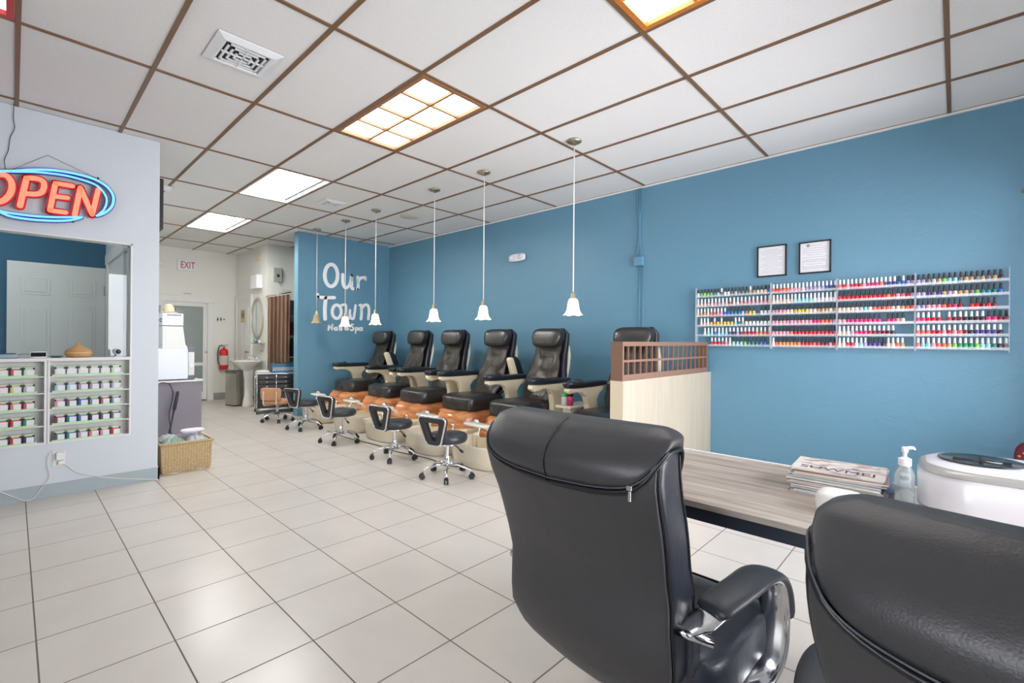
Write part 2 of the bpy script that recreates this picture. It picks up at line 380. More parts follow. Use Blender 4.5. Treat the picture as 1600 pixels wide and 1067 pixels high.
# restroom door on the side wall, seen edge on
d = struct('door_2', B().box(3.215, 3.24, 9.85, 10.6, 0, 2.02), M_trimw)
b = B()
for z0, z1 in ((.25, .95), (1.1, 1.85)):
    for y0, y1 in ((9.93, 10.18), (10.27, 10.52)): b.box(3.208, 3.216, y0, y1, z0, z1)
struct('door_panel', b, M_trimw, d, bevel=.004)
b = B().lathe([(.024, 0), (.024, .008), (.01, .012), (.01, .03), (.026, .036), (.028, .055), (.01, .066)], M=Matrix.Translation((3.215, 9.93, .98)) @ Matrix.Rotation(-pi/2, 4, 'Y')); struct('door_knob', b, mat('brass', (190, 150, 80), .25, 1), d, smooth=True)
b = B().box(3.2, 3.24, 9.76, 9.85, 0, 2.02).box(3.2, 3.24, 10.6, 10.7, 0, 2.02).box(3.2, 3.24, 9.76, 10.7, 2.02, 2.11)
for y0, y1, z0, z1 in ((9.2, 9.22, 2.2, 2.9), (9.6, 9.62, 2.2, 2.9), (9.2, 9.62, 2.88, 2.9)): b.box(3.23, 3.24, y0+.2, y1+.6, z0, z1)
struct('trim_7', b, M_trimw, bevel=.004)
# open six-panel door in the nook
d = struct('door_3', B().box(-.045, .73, 6.93, 6.965, .01, 2.03), M_trimw)
b = B()
for x0, x1 in ((.05, .28), (.42, .65)):
    for z0, z1 in ((.2, .75), (.92, 1.58), (1.69, 1.88)):
        b.box(x0, x1, 6.926, 6.934, z0, z1); b.box(x0+.03, x1-.03, 6.92, 6.928, z0+.03, z1-.03)
struct('door_panel', b, M_trimw, d, bevel=.006)
b = B().box(.715, .745, 6.925, 6.945, 1.72, 1.83).box(.715, .745, 6.925, 6.945, .2, .31); struct('hinge', b, M_chrome, d)
# ---------------------------------------------------------------- ceiling lights
M_lens = mat('light_diffuser', (250, 248, 240), .4, emis=(250, 251, 250), estr=4.2)
M_lens0 = mat('dim_light_diffuser', (250, 248, 240), .4, emis=(250, 246, 240), estr=1.2)
M_tube = mat('fluorescent_tube', (255, 255, 250), .4, emis=(252, 252, 248), estr=50)
M_tube0 = mat('rear_fluorescent_tube', (255, 255, 250), .4, emis=(252, 252, 248), estr=38)
M_oak = mat('oak_lattice', (150, 108, 74), .5)
M_red = mat('orange_oak_lattice', (196, 120, 50), .4)
M_refl = mat('white_reflector', (214, 212, 214), .4)
NL = {(4, 2): 'square lattice ceiling light in the middle of the ceiling, nearest complete one', (4, 0): 'lattice ceiling light with orange wood frame cut off by the top edge',
      (4, 4): 'open fluorescent ceiling light with bare tubes, larger and nearer of the two', (4, 6): 'open fluorescent ceiling light with bare tubes, the one farthest back', (-4, 2): 'lattice ceiling light left of the view, deeper in the shop', (-4, 0): 'lattice ceiling light left of the view, by the shop front', (0, 2): 'red-framed ceiling light cut off at the top left corner'}
for i, j, kind in LIGHTS:
    x0, x1, y0, y1 = ax(i)+.013, ax(i+1)-.013, by(j)+.013, by(j+1)-.013; xm, ym = (x0+x1)/2, (y0+y1)/2
    t = thing('ceiling_light', NL[(i, j)], 'ceiling light', (xm, ym, CE), 0, None)
    w, h = (x1-x0)/2, (y1-y0)/2
    b = B()
    for q in ((-w, -w+.02, -h, h), (w-.02, w, -h, h), (-w+.02, w-.02, -h, -h+.02), (-w+.02, w-.02, h-.02, h)): b.box(q[0], q[1], q[2], q[3], -.002, .10)
    b.box(-w, w, -h, h, .10, .105)
    obj('housing', b, M_refl, t)
    if kind == 'lattice':
        mm = M_oak if (i, j) == (4, 2) else M_red if (i, j) == (4, 0) else mat('red_lattice', (190, 60, 60), .4)
        obj('diffuser', B().box(-w+.02, w-.02, -h+.02, h-.02, .025, .03), M_lens if i else M_lens0, t)
        b = B()
        for q in ((-w+.002, -w+.032, -h+.002, h-.002), (w-.032, w-.002, -h+.002, h-.002), (-w+.032, w-.032, -h+.002, -h+.032), (-w+.032, w-.032, h-.032, h-.002)): b.box(q[0], q[1], q[2], q[3], -.006, .02)
        b.box(-.009, .009, -h+.032, h-.032, .0, .02)
        for k in (1, 2, 3): y = -h+2*h*k/4; b.box(-w+.032, w-.032, y-.009, y+.009, .0005, .0195)
        obj('lattice', b, mm, t)
    else:
        for k in range(3):
            x = (k-1)*.155
            obj('tube', B().rod((x, -h+.06, .045), (x, h-.06, .045), .019, 12), M_tube if j == 4 else M_tube0, t, smooth=True)
        b = B()
        for k in range(4):
            x = (k-1.5)*.155; b.prism([(x-.02, .1), (x, .03), (x+.02, .1)], 'y', -h+.03, h-.03)
        obj('reflector', b, M_refl, t)
        for k in range(3):
            for s_ in (-1, 1): obj('tube_socket', B().box((k-1)*.155-.025, (k-1)*.155+.025, s_*(h-.05)-.01, s_*(h-.05)+.01, .02, .1), M_refl, t)

t = thing('added_nook_lamp', 'unseen flush round ceiling lamp added to light the reception nook', 'ceiling light', (-.5, 6.0, CE))  # unseen lamp, added to brighten the nook
obj('rim', B().lathe([(.17, -.001), (.175, -.03), (.16, -.035)], n=32), M_gtrim, t, smooth=True)
obj('lens', B().lathe([(.158, -.03), (.13, -.06), (.06, -.075), (.001, -.078)], n=32), mat('added_nook_lens', (250, 250, 245), .4, emis=(252, 251, 246), estr=48), t, smooth=True)
# ================================================================ FOREGROUND
def leather(name, rgb, rough=.42, bs=240, bump=.25, soft=.25):
    M = bpy.data.materials.new(name); M.use_nodes = True; nt = M.node_tree; N = nt.nodes; L = nt.links; b = N['Principled BSDF']
    tc = N.new('ShaderNodeTexCoord'); v = N.new('ShaderNodeTexVoronoi'); v.inputs['Scale'].default_value = bs; v.feature = 'DISTANCE_TO_EDGE'
    n = N.new('ShaderNodeTexNoise'); n.inputs['Scale'].default_value = 9; n.inputs['Detail'].default_value = 4
    L.new(tc.outputs['Object'], v.inputs['Vector']); L.new(tc.outputs['Object'], n.inputs['Vector'])
    b1 = N.new('ShaderNodeBump'); b1.inputs['Strength'].default_value = bump; b1.inputs['Distance'].default_value = .0012; L.new(v.outputs['Distance'], b1.inputs['Height'])
    b2 = N.new('ShaderNodeBump'); b2.inputs['Strength'].default_value = soft; b2.inputs['Distance'].default_value = .012; L.new(n.outputs['Fac'], b2.inputs['Height']); L.new(b1.outputs[0], b2.inputs['Normal'])
    L.new(b2.outputs[0], b.inputs['Normal']); b.inputs['Base Color'].default_value = lin(*rgb)
    r = N.new('ShaderNodeMapRange'); r.inputs['To Min'].default_value = rough-.08; r.inputs['To Max'].default_value = rough+.1; L.new(n.outputs['Fac'], r.inputs['Value']); L.new(r.outputs[0], b.inputs['Roughness'])
    b.inputs['Specular IOR Level'].default_value = .6
    MATS[name] = M; return M
M_lea = leather('black_leather', (54, 54, 56), .42)
M_lea2 = leather('blue_sheen_leather', (40, 44, 54), .30, 200, .3, .4)  # black leather, its bluish reflection put into the base colour
M_pipe = mat('black_piping', (24, 25, 28), .35)
M_padb = mat('black_padding', (46, 49, 54), .38, bump=.1, bscale=300)

def interp(tbl, z):
    if z <= tbl[0][0]: return tbl[0][1]
    for (a, u), (b_, v) in zip(tbl, tbl[1:]):
        if z <= b_: t = (z-a)/(b_-a); t = t*t*(3-2*t)*.5+t*.5; return u+(v-u)*t
    return tbl[-1][1]
XR = [(.31, -.10), (.34, -.145), (.38, -.185), (.43, -.222), (.50, -.250), (.57, -.258), (.66, -.258), (.74, -.278), (.83, -.307), (.93, -.345), (.965, -.354), (.99, -.348), (1.015, -.328), (1.04, -.298), (1.06, -.272)]
WD = [(.31, .06), (.33, .11), (.36, .155), (.40, .195), (.45, .228), (.51, .243), (.60, .238), (.70, .236), (.83, .244), (.93, .250), (1.0, .252), (1.06, .250)]
TH = [(.31, .07), (.40, .12), (.55, .165), (.8, .15), (.93, .142), (.965, .142), (.99, .130), (1.015, .106), (1.04, .075), (1.06, .055)]
sg = lambda x, e: math.copysign(abs(x)**e, x)
def back_pt(th, z, f0=0., f1=1., off=0., zt=1.055, round_top=.02):
    """th: 0 = front centre, pi = rear centre. f0..f1 is the slice of the thickness."""
    w = interp(WD, z); t = interp(TH, z); xr = interp(XR, z)
    q = 0
    if z > zt-round_top: q = min(1, (z-(zt-round_top))/round_top)
    k = math.sqrt(max(0, 1-q*q))
    xc = xr+t/2; a = (t/2)*(f1-f0); c = xc + t*((f0+f1)/2-.5)
    c = xc + (c-xc)*k
    x = c + sg(cos(th), .36)*(a*k+off); y = sg(sin(th), .34)*(w-.035*q*q+off*(1-.5*q))
    bulge = .022*(1-(y/w)**2 if abs(y) < w else 0)
    if cos(th) < 0: x -= bulge*(1 if f0 == 0 else .3)
    else: x -= bulge*.6
    return Vector((x, y, z))
def make_exec(loc, rz, label):
    t = thing('office_chair', label, 'chair', loc, rz, None)
    zs = [.31, .315, .325, .34, .36, .385, .41, .435, .46, .5, .55, .6, .66, .72, .78, .84, .9, .95, .99, 1.015, 1.03, 1.04, 1.048, 1.053, 1.055]
    ths = [2*pi*i/56 for i in range(56)]
    obj('back_shell', B().loft([[back_pt(a, z, 0, .13) for a in ths] for z in zs]), M_lea, t, smooth=True)
    obj('back_cushion', B().loft([[back_pt(a, z, .10, 1., .003) for a in ths] for z in zs]), M_lea2, t, smooth=True)
    # seam piping at the edge between shell and cushion, and at the front edge
    for f, nm in ((.12, 'piping'), (.84, 'piping')):
        for s_ in (1, -1):
            pts = []
            for z in zs:
                if z > 1.045 or z < .33: continue
                w = abs(back_pt(pi/2, z, 0, 1.).y); tt = interp(TH, z); q = max(0, min(1, (z-1.035)/.02)); k = math.sqrt(max(0, 1-q*q))
                pts.append(Vector((interp(XR, z)+tt/2+(f-.5)*tt*k, s_*(w+.001), z)))
            obj(nm, B().tube(smoothpath(pts, 2), .0042, 6), M_pipe, t, smooth=True)
    # head pillow wrapped over the top
    def zb(th):
        s_ = min(1, abs(sg(sin(th), .34)))
        if cos(th) < 0: return .918+.028*s_*s_+.075*s_**10
        return .88+.141*s_**8
    rings = []
    for j in range(13):
        u = j/12; r = []
        for a in ths:
            z0 = zb(a); z = z0+(1.062-z0)*(1-(1-u)**1.6)
            r.append(back_pt(a, min(z, 1.0619), 0, 1, .012*min(1, (z-z0)/.02+.35), 1.063, .022))
        rings.append(r)
    hp = obj('head_pillow', B().loft(rings), M_lea, t, smooth=True)
    obj('pillow_piping', B().tube([back_pt(a, zb(a), 0, 1, .010) for a in ths], .005, 6, closed=True), M_pipe, hp, smooth=True)
    for dz_, rr_ in ((.010, .0016), (-.008, .0014)): obj('stitch_line', B().tube([back_pt(a, zb(a)+dz_*(.3+.7*min(1, abs(cos(a))*3)), 0, 1, .0135 if dz_ > 0 else .0015) for a in [pi-1.35+2.7*i/44 for i in range(45)]], rr_, 5), mat('grey_stitching', (84, 86, 90), .5), hp, smooth=True)
    sm = [back_pt(pi-.0001, z, 0, 1, .0135, 1.063, .022) for z in (.921, .94, .955, .97, .985, 1.0, 1.013, 1.025, 1.035, 1.045, 1.054, 1.06)]
    sm = [p+Vector((.001, .0, 0)) for p in sm]
    obj('centre_seam', B().tube(sm, .0022, 5), M_pipe, hp, smooth=True)
    zp = back_pt(pi, .93, 0, 1, .012); zp = Vector((zp.x+.016, -.205, .944))
    obj('zip_pull', B().cbox((zp.x-.004, zp.y, zp.z-.014), (.003, .006, .022)).cbox((zp.x-.004, zp.y, zp.z+.004), (.008, .012, .010)), M_chrome, hp, bevel=.001)
    obj('zip', B().tube([back_pt(a, zb(a)-.009, 0, 1, .003) for a in [pi-1.2+2.4*i/30 for i in range(31)]], .003, 5), mat('zip_tape', (60, 60, 62), .3, .6), hp, smooth=True)
    # seat
    def bend(p): p.z += (-.02*(p.x/.26)**2 if p.x > 0 else 0)+(.012*(abs(p.y)/.31)**3 if p.z > 0 else 0); return p
    st = obj('seat', B().pillow((.075, 0, .440), (.50, .62, .145), .40, .34, nu=48, nv=16, bend=bend), M_lea2, t, smooth=True)
    ring = [Vector((.075+.243*sg(cos(a), .34), .303*sg(sin(a), .34), .482)) for a in ths]
    obj('seat_piping', B().tube(ring, .004, 6, closed=True), M_pipe, st, smooth=True)
    for y_ in (-.235, .235): obj('seat_piping', B().tube(smoothpath([(-.15, y_, .505), (-.05, y_, .519), (.08, y_, .520), (.2, y_, .510), (.28, y_, .488)], 5), .0035, 6), M_pipe, st, smooth=True)
    obj('seat_pan', B().pillow((.05, 0, .395), (.36, .36, .05), .3, .35), M_black, t, smooth=True)
    for s_ in (1, -1):
        path = smoothpath([(-.21, s_*.255, .600), (-.165, s_*.270, .608), (-.11, s_*.292, .632), (-.03, s_*.318, .652), (.05, s_*.328, .655), (.13, s_*.330, .632), (.185, s_*.330, .575), (.208, s_*.328, .49), (.20, s_*.322, .40), (.165, s_*.30, .345), (.08, s_*.25, .335), (-.01, s_*.17, .37)], 5)
        fr = obj('armrest', B().tube(path, [.018, .02, .022, .026, .03]+[.036]*(len(path)-5), 14, .3), M_chrome, t, smooth=True)
        pad = path[8:36]
        pts = []
        for i, p in enumerate(pad):
            tt = (pad[min(i+1, len(pad)-1)]-pad[max(i-1, 0)]).normalized(); n_ = Vector((-tt.z, 0, tt.x)); pts.append(p+n_*.011)
        obj('arm_pad', B().tube(pts, [.036]+[.045]*(len(pts)-3)+[.042, .026], 16, .34), M_padb, fr, smooth=True)
        obj('arm_joint', B().rod((-.215, s_*.225, .600), (-.175, s_*.305, .585), .012, 14), M_chrome, fr, smooth=True)
        obj('back_tab', B().pillow((-.15, s_*.245, .53), (.05, .03, .12), .5, .5), M_lea2, t, smooth=True)
    obj('gas_lift', B().rod((0, 0, .10), (0, 0, .38), .025, 16), M_black, t, smooth=True)
    for k in range(5):
        a = 2*pi*k/5+.3; c, s_ = cos(a), sin(a)
        lg = obj('base_leg', B().tube([(c*.02, s_*.02, .10), (c*.15, s_*.15, .095), (c*.30, s_*.30, .07)], [.03, .026, .018], 10, .6), M_chrome, t, smooth=True)
        obj('caster', B().rod((c*.30-s_*.022, s_*.30+c*.022, .028), (c*.30+s_*.022, s_*.30-c*.022, .028), .0275, 16), M_black, lg, smooth=True, bevel=.004)
    return t
ch = make_exec((1.27, .685, 0), radians(-1), 'whole black leather office chair with zip pull on its head pillow, left of the other')
dup(ch, (.968, -.163, 0), radians(-6), 'black leather office chair cut off by the bottom right corner, nearest to the viewer')

# manicure table
def wood(name, c1, c2, sc=(14, 1.2, 14), rough=.42):
    M = bpy.data.materials.new(name); M.use_nodes = True; nt = M.node_tree; N = nt.nodes; L = nt.links; b = N['Principled BSDF']
    tc = N.new('ShaderNodeTexCoord'); mp = N.new('ShaderNodeMapping'); mp.inputs['Scale'].default_value = sc
    n = N.new('ShaderNodeTexNoise'); n.inputs['Scale'].default_value = 1.6; n.inputs['Detail'].default_value = 7; n.inputs['Roughness'].default_value = .62; n.inputs['Distortion'].default_value = .4
    L.new(tc.outputs['Object'], mp.inputs[0]); L.new(mp.outputs[0], n.inputs['Vector'])
    cr = N.new('ShaderNodeValToRGB'); cr.color_ramp.elements[0].position = .32; cr.color_ramp.elements[1].position = .70; cr.color_ramp.elements[0].color = lin(*c1); cr.color_ramp.elements[1].color = lin(*c2)
    L.new(n.outputs['Fac'], cr.inputs[0]); L.new(cr.outputs[0], b.inputs['Base Color']); b.inputs['Roughness'].default_value = rough
    MATS[name] = M; return M
M_ash = wood('grey_ash_laminate', (128, 112, 98), (196, 186, 174))
TZ = .75
t = thing('manicure_table', 'long grey wood-look manicure table in front of the two black office chairs', 'table', (1.85, .1, 0))
obj('tabletop', B().box(-.345, .345, -.70, .93, TZ-.020, TZ), M_ash, t, bevel=.002)
obj('edge_highlight', B().box(.336, .350, -.70, .93, TZ-.002, TZ+.006), M_gtrim, t)  # white strip standing in for the highlight on the back edge
obj('apron', B().box(-.325, -.30, -.68, .90, TZ-.065, TZ-.020).box(.30, .325, -.68, .90, TZ-.065, TZ-.02), mat('dark_table_apron', (44, 50, 60), .5), t)
for y in (.88, -.69): obj('leg_panel', B().box(-.30, .30, y, y+.03, 0, TZ-.02), mat('dark_table_apron', (44, 50, 60), .5), t)
# magazines
def mag_top(px, py): return at(px, py, 'z', TZ+.083)
c4 = [mag_top(1262, 712), mag_top(1375, 728), mag_top(1368, 746), mag_top(1243, 737)]
mc = sum(c4, Vector())/4; dr = (c4[1]-c4[0]); mang = math.atan2(dr.y, dr.x)
MC = [((214, 208, 200), 'white'), ((120, 150, 190), 'blue'), ((226, 222, 214), 'cream'), ((200, 214, 200), 'pale green'), ((186, 150, 140), 'pink'), ((230, 230, 232), 'white'), ((170, 190, 205), 'light blue'), ((92, 92, 90), 'dark')]
M_page = mat('magazine_pages', (226, 222, 212), .7, bump=.5, bscale=60)
def cover_mat():
    M = bpy.data.materials.new('top_magazine_cover'); M.use_nodes = True; nt = M.node_tree; N = nt.nodes; L = nt.links; b = N['Principled BSDF']
    tc = N.new('ShaderNodeTexCoord'); v = N.new('ShaderNodeTexVoronoi'); v.inputs['Scale'].default_value = 22; v.distance = 'MANHATTAN'
    mp = N.new('ShaderNodeMapping'); mp.inputs['Scale'].default_value = (1, 2, 1); L.new(tc.outputs['Object'], mp.inputs[0]); L.new(mp.outputs[0], v.inputs['Vector'])
    cr = N.new('ShaderNodeValToRGB'); e = cr.color_ramp.elements; e[0].color = lin(120, 110, 104); e[1].color = lin(225, 218, 210); e[0].position = .0; e[1].position = .45
    x = cr.color_ramp.elements.new(.25); x.color = lin(190, 168, 160)
    sp = N.new('ShaderNodeSeparateColor'); L.new(v.outputs['Color'], sp.inputs[0]); L.new(sp.outputs[0], cr.inputs[0]); L.new(cr.outputs[0], b.inputs['Base Color']); b.inputs['Roughness'].default_value = .3
    return M
rnd = random.Random(3)
nmag = 15; z = TZ+.0005
ordw = ['bottom', 'second', 'third', 'fourth', 'fifth', 'sixth', 'seventh', 'eighth', 'ninth', 'tenth', 'eleventh', 'twelfth', 'thirteenth', 'fourteenth']
for k in range(nmag):
    h = .0052; top = k == nmag-1
    col, cn = MC[k % len(MC)]
    a = mang + rnd.uniform(-.06, .06)*(0 if top else 1); dx, dy = (0, 0) if top else (rnd.uniform(-.010, .010), rnd.uniform(-.010, .010))
    lab = 'top magazine of the stack on the table, with a patterned cover and large letters' if top else '%s magazine from the bottom in the stack on the grey table' % ordw[k] if k else 'lowest magazine of the stack, lying directly on the grey table'
    t = thing('magazine', lab, 'magazine', (mc.x+dx, mc.y+dy, z), a, 'stacked magazines on the table')
    cm = cover_mat() if top else mat('magazine_cover_%s' % cn.replace(' ', '_'), col, .3)
    L_, W_ = .250, .200
    obj('pages', B().box(-L_/2+.001, L_/2-.003, -W_/2+.002, W_/2-.003, .0004, h-.0004), M_page, t)
    obj('cover', B().box(-L_/2, L_/2, -W_/2, W_/2, 0, .0004).box(-L_/2, L_/2, -W_/2, W_/2, h-.0004, h).box(-L_/2, -L_/2+.0006, -W_/2, W_/2, 0, h), cm, t)
    if top:
        textobj('cover_title', 'SUWMEI', Vector((0, -.055, h+.0003)), Matrix.Rotation(0, 3, 'X'), .055, mat('ink', (50, 46, 44), .5), t, .0002)
    z += h+.0003
# crumpled plastic wrap beside the pile
p = at(1381, 776, 'z', TZ)
def crump(u, v):
    a = 2*pi*u; r = .045*sin(pi*min(max(v, .02), .98))*(1+.25*mnoise.noise(Vector((cos(a)*2, sin(a)*2, v*5)))); return Vector((r*cos(a)*.7, r*sin(a), .002+.06*v*(1+.2*mnoise.noise(Vector((a, v*3, 1))))))
o = obj('plastic_wrap', B().grid(crump, 20, 10, cu=True), mat('blue_film', (170, 190, 226), .15, trans=.3), smooth=False); o.location = (p.x, p.y, TZ)
tag(o, 'crumpled blue-white plastic wrap lying against the magazine stack', 'wrapping')
# sanitizer pump bottle
p = at(1413, 800, 'z', TZ)
M_cloud = mat('clear_bottle_plastic', (222, 232, 234), .12, trans=.75, ior=1.3)
t = thing('sanitizer_bottle', 'clear pump bottle with white pump head standing beside the nail dryer', 'bottle', (p.x, p.y, TZ), YAW*-1+.3)
obj('bottle', B().lathe([(.020, 0), (.0235, .003), (.024, .02), (.024, .108), (.022, .120), (.016, .133), (.013, .139), (.013, .145)], n=28), M_cloud, t, smooth=True)
obj('gel', B().lathe([(.018, .004), (.021, .006), (.021, .075), (.001, .0752)], n=24), mat('clear_gel', (232, 238, 238), .05, trans=.9, ior=1.33), t, smooth=True)
M_wp = mat('white_plastic', (236, 236, 238), .35)
obj('pump_collar', B().lathe([(.015, .139), (.016, .141), (.016, .160), (.010, .163), (.006, .165)], n=24), M_wp, t, smooth=True, angle=40)
obj('pump_head', B().lathe([(.0055, .163), (.0055, .178), (.008, .179), (.0085, .193), (.006, .195)], n=16).tube([(0, 0, .189), (.02, 0, .191), (.036, 0, .190), (.042, 0, .184)], [.0055, .005, .004, .0035], 8), M_wp, t, smooth=True)
# white hand rest
p = at(1312, 804, 'z', TZ)
t = tag(obj('hand_rest', B().pillow((p.x, p.y, TZ+.037), (.10, .115, .066), .5, .5), mat('white_towel', (226, 224, 220), .7, bump=.2, bscale=200), smooth=True), 'rounded white hand rest on the table just behind the nearer chair', 'hand rest')
# nail dryer
q = at(1425, 742, 'z', .87)
dc = Vector((1.985, -.18, TZ+.0005))
t = thing('nail_dryer', 'large white nail dryer with dark oval windows on top, standing on the table', 'nail dryer', dc, radians(2))
def rrect(hx, hy, r, z, n=8, e=None):
    out = []
    for cxx, cyy, a0 in ((hx-r, hy-r, 0), (-hx+r, hy-r, pi/2), (-hx+r, -hy+r, pi), (hx-r, -hy+r, 3*pi/2)):
        for k in range(n+1): a = a0+pi/2*k/n; out.append(Vector((cxx+r*cos(a), cyy+r*sin(a), z)))
    return out
M_dry = mat('white_dryer_plastic', (232, 230, 232), .25, coat=.3)
obj('tray', B().loft([rrect(.17, .27, .10, z_) for z_ in (.0,)]+[rrect(.175, .275, .10, .004), rrect(.175, .275, .10, .014), rrect(.165, .265, .10, .02)]), M_dry, t, smooth=True, angle=40)
obj('body', B().loft([rrect(.150, .250, .11, .02), rrect(.165, .265, .12, .03), rrect(.165, .265, .12, .115), rrect(.158, .258, .12, .128)]), M_dry, t, smooth=True, angle=40)
obj('band', B().loft([rrect(.158, .258, .12, .128), rrect(.163, .263, .12, .131), rrect(.158, .258, .118, .142), rrect(.145, .245, .11, .149)]), mat('silver_band', (178, 176, 172), .3, .3), t, smooth=True, angle=50)
obj('top_shell', B().loft([rrect(.145, .245, .11, .149), rrect(.13, .23, .10, .156), rrect(.08, .18, .07, .16), rrect(.02, .1, .02, .162)]), M_dry, t, smooth=True, angle=60)
M_dark = mat('smoked_window', (28, 30, 34), .12, coat=.5)
for yy in (.125, -.135):
    w_ = obj('window', B().lathe([(.085, .158), (.093, .1615), (.092, .1635), (.086, .1635), (.083, .1625), (.001, .1615)], n=36, M=Matrix.Translation((0, yy, 0)) @ Matrix.Diagonal((1., 1.02, 1, 1))), [M_dark], t, smooth=True)
    obj('vent_grille', B().box(-.06, .06, yy-.002, yy+.002, .1625, .1645).box(-.002, .002, yy-.06, yy+.06, .1625, .1645), M_black, w_)
cp = obj('control_panel', B().box(-.035, .015, -.024, .012, .160, .1642), mat('panel_grey', (84, 88, 92), .3), t)
obj('button', B().box(-.02, 0, -.015, -.002, .1642, .168), M_black, cp, bevel=.001)
textobj('brand_text', 'ThermaDry', Vector((-.1655, -.03, .085)), R_WEST, .030, mat('pale_grey_ink', (168, 168, 172), .4), t, .0003)
# patterned chair by the wall
p = at(1597, 725, 'x', 4.45)
t = thing('patterned_chair', 'dark red chair with gold dots, just visible by the wall at the right edge', 'chair', (4.45, p.y-.125, 0), 0)
def dots_mat():
    M = bpy.data.materials.new('red_gold_dots'); M.use_nodes = True; nt = M.node_tree; N = nt.nodes; L = nt.links; b = N['Principled BSDF']
    tc = N.new('ShaderNodeTexCoord'); v = N.new('ShaderNodeTexVoronoi'); v.inputs['Scale'].default_value = 26; L.new(tc.outputs['Object'], v.inputs['Vector'])
    c = N.new('ShaderNodeMath'); c.operation = 'LESS_THAN'; c.inputs[1].default_value = .22; L.new(v.outputs['Distance'], c.inputs[0])
    mx = N.new('ShaderNodeMix'); mx.data_type = 'RGBA'; mx.inputs[6].default_value = lin(104, 24, 38); mx.inputs[7].default_value = lin(214, 150, 90); L.new(c.outputs[0], mx.inputs[0]); L.new(mx.outputs[2], b.inputs['Base Color']); b.inputs['Roughness'].default_value = .7; return M
M_dots = dots_mat()
obj('backrest', B().pillow((.2, 0, .44), (.09, .30, .36), .5, .7), M_dots, t, smooth=True)
obj('seat', B().pillow((0, 0, .27), (.42, .32, .10), .35, .4), M_dots, t, smooth=True)
for sx in (-.16, .16):
    for sy in (-.12, .12): obj('leg', B().rod((sx, sy, 0), (sx*.95, sy*.95, .24), .015), M_black, t, smooth=True)
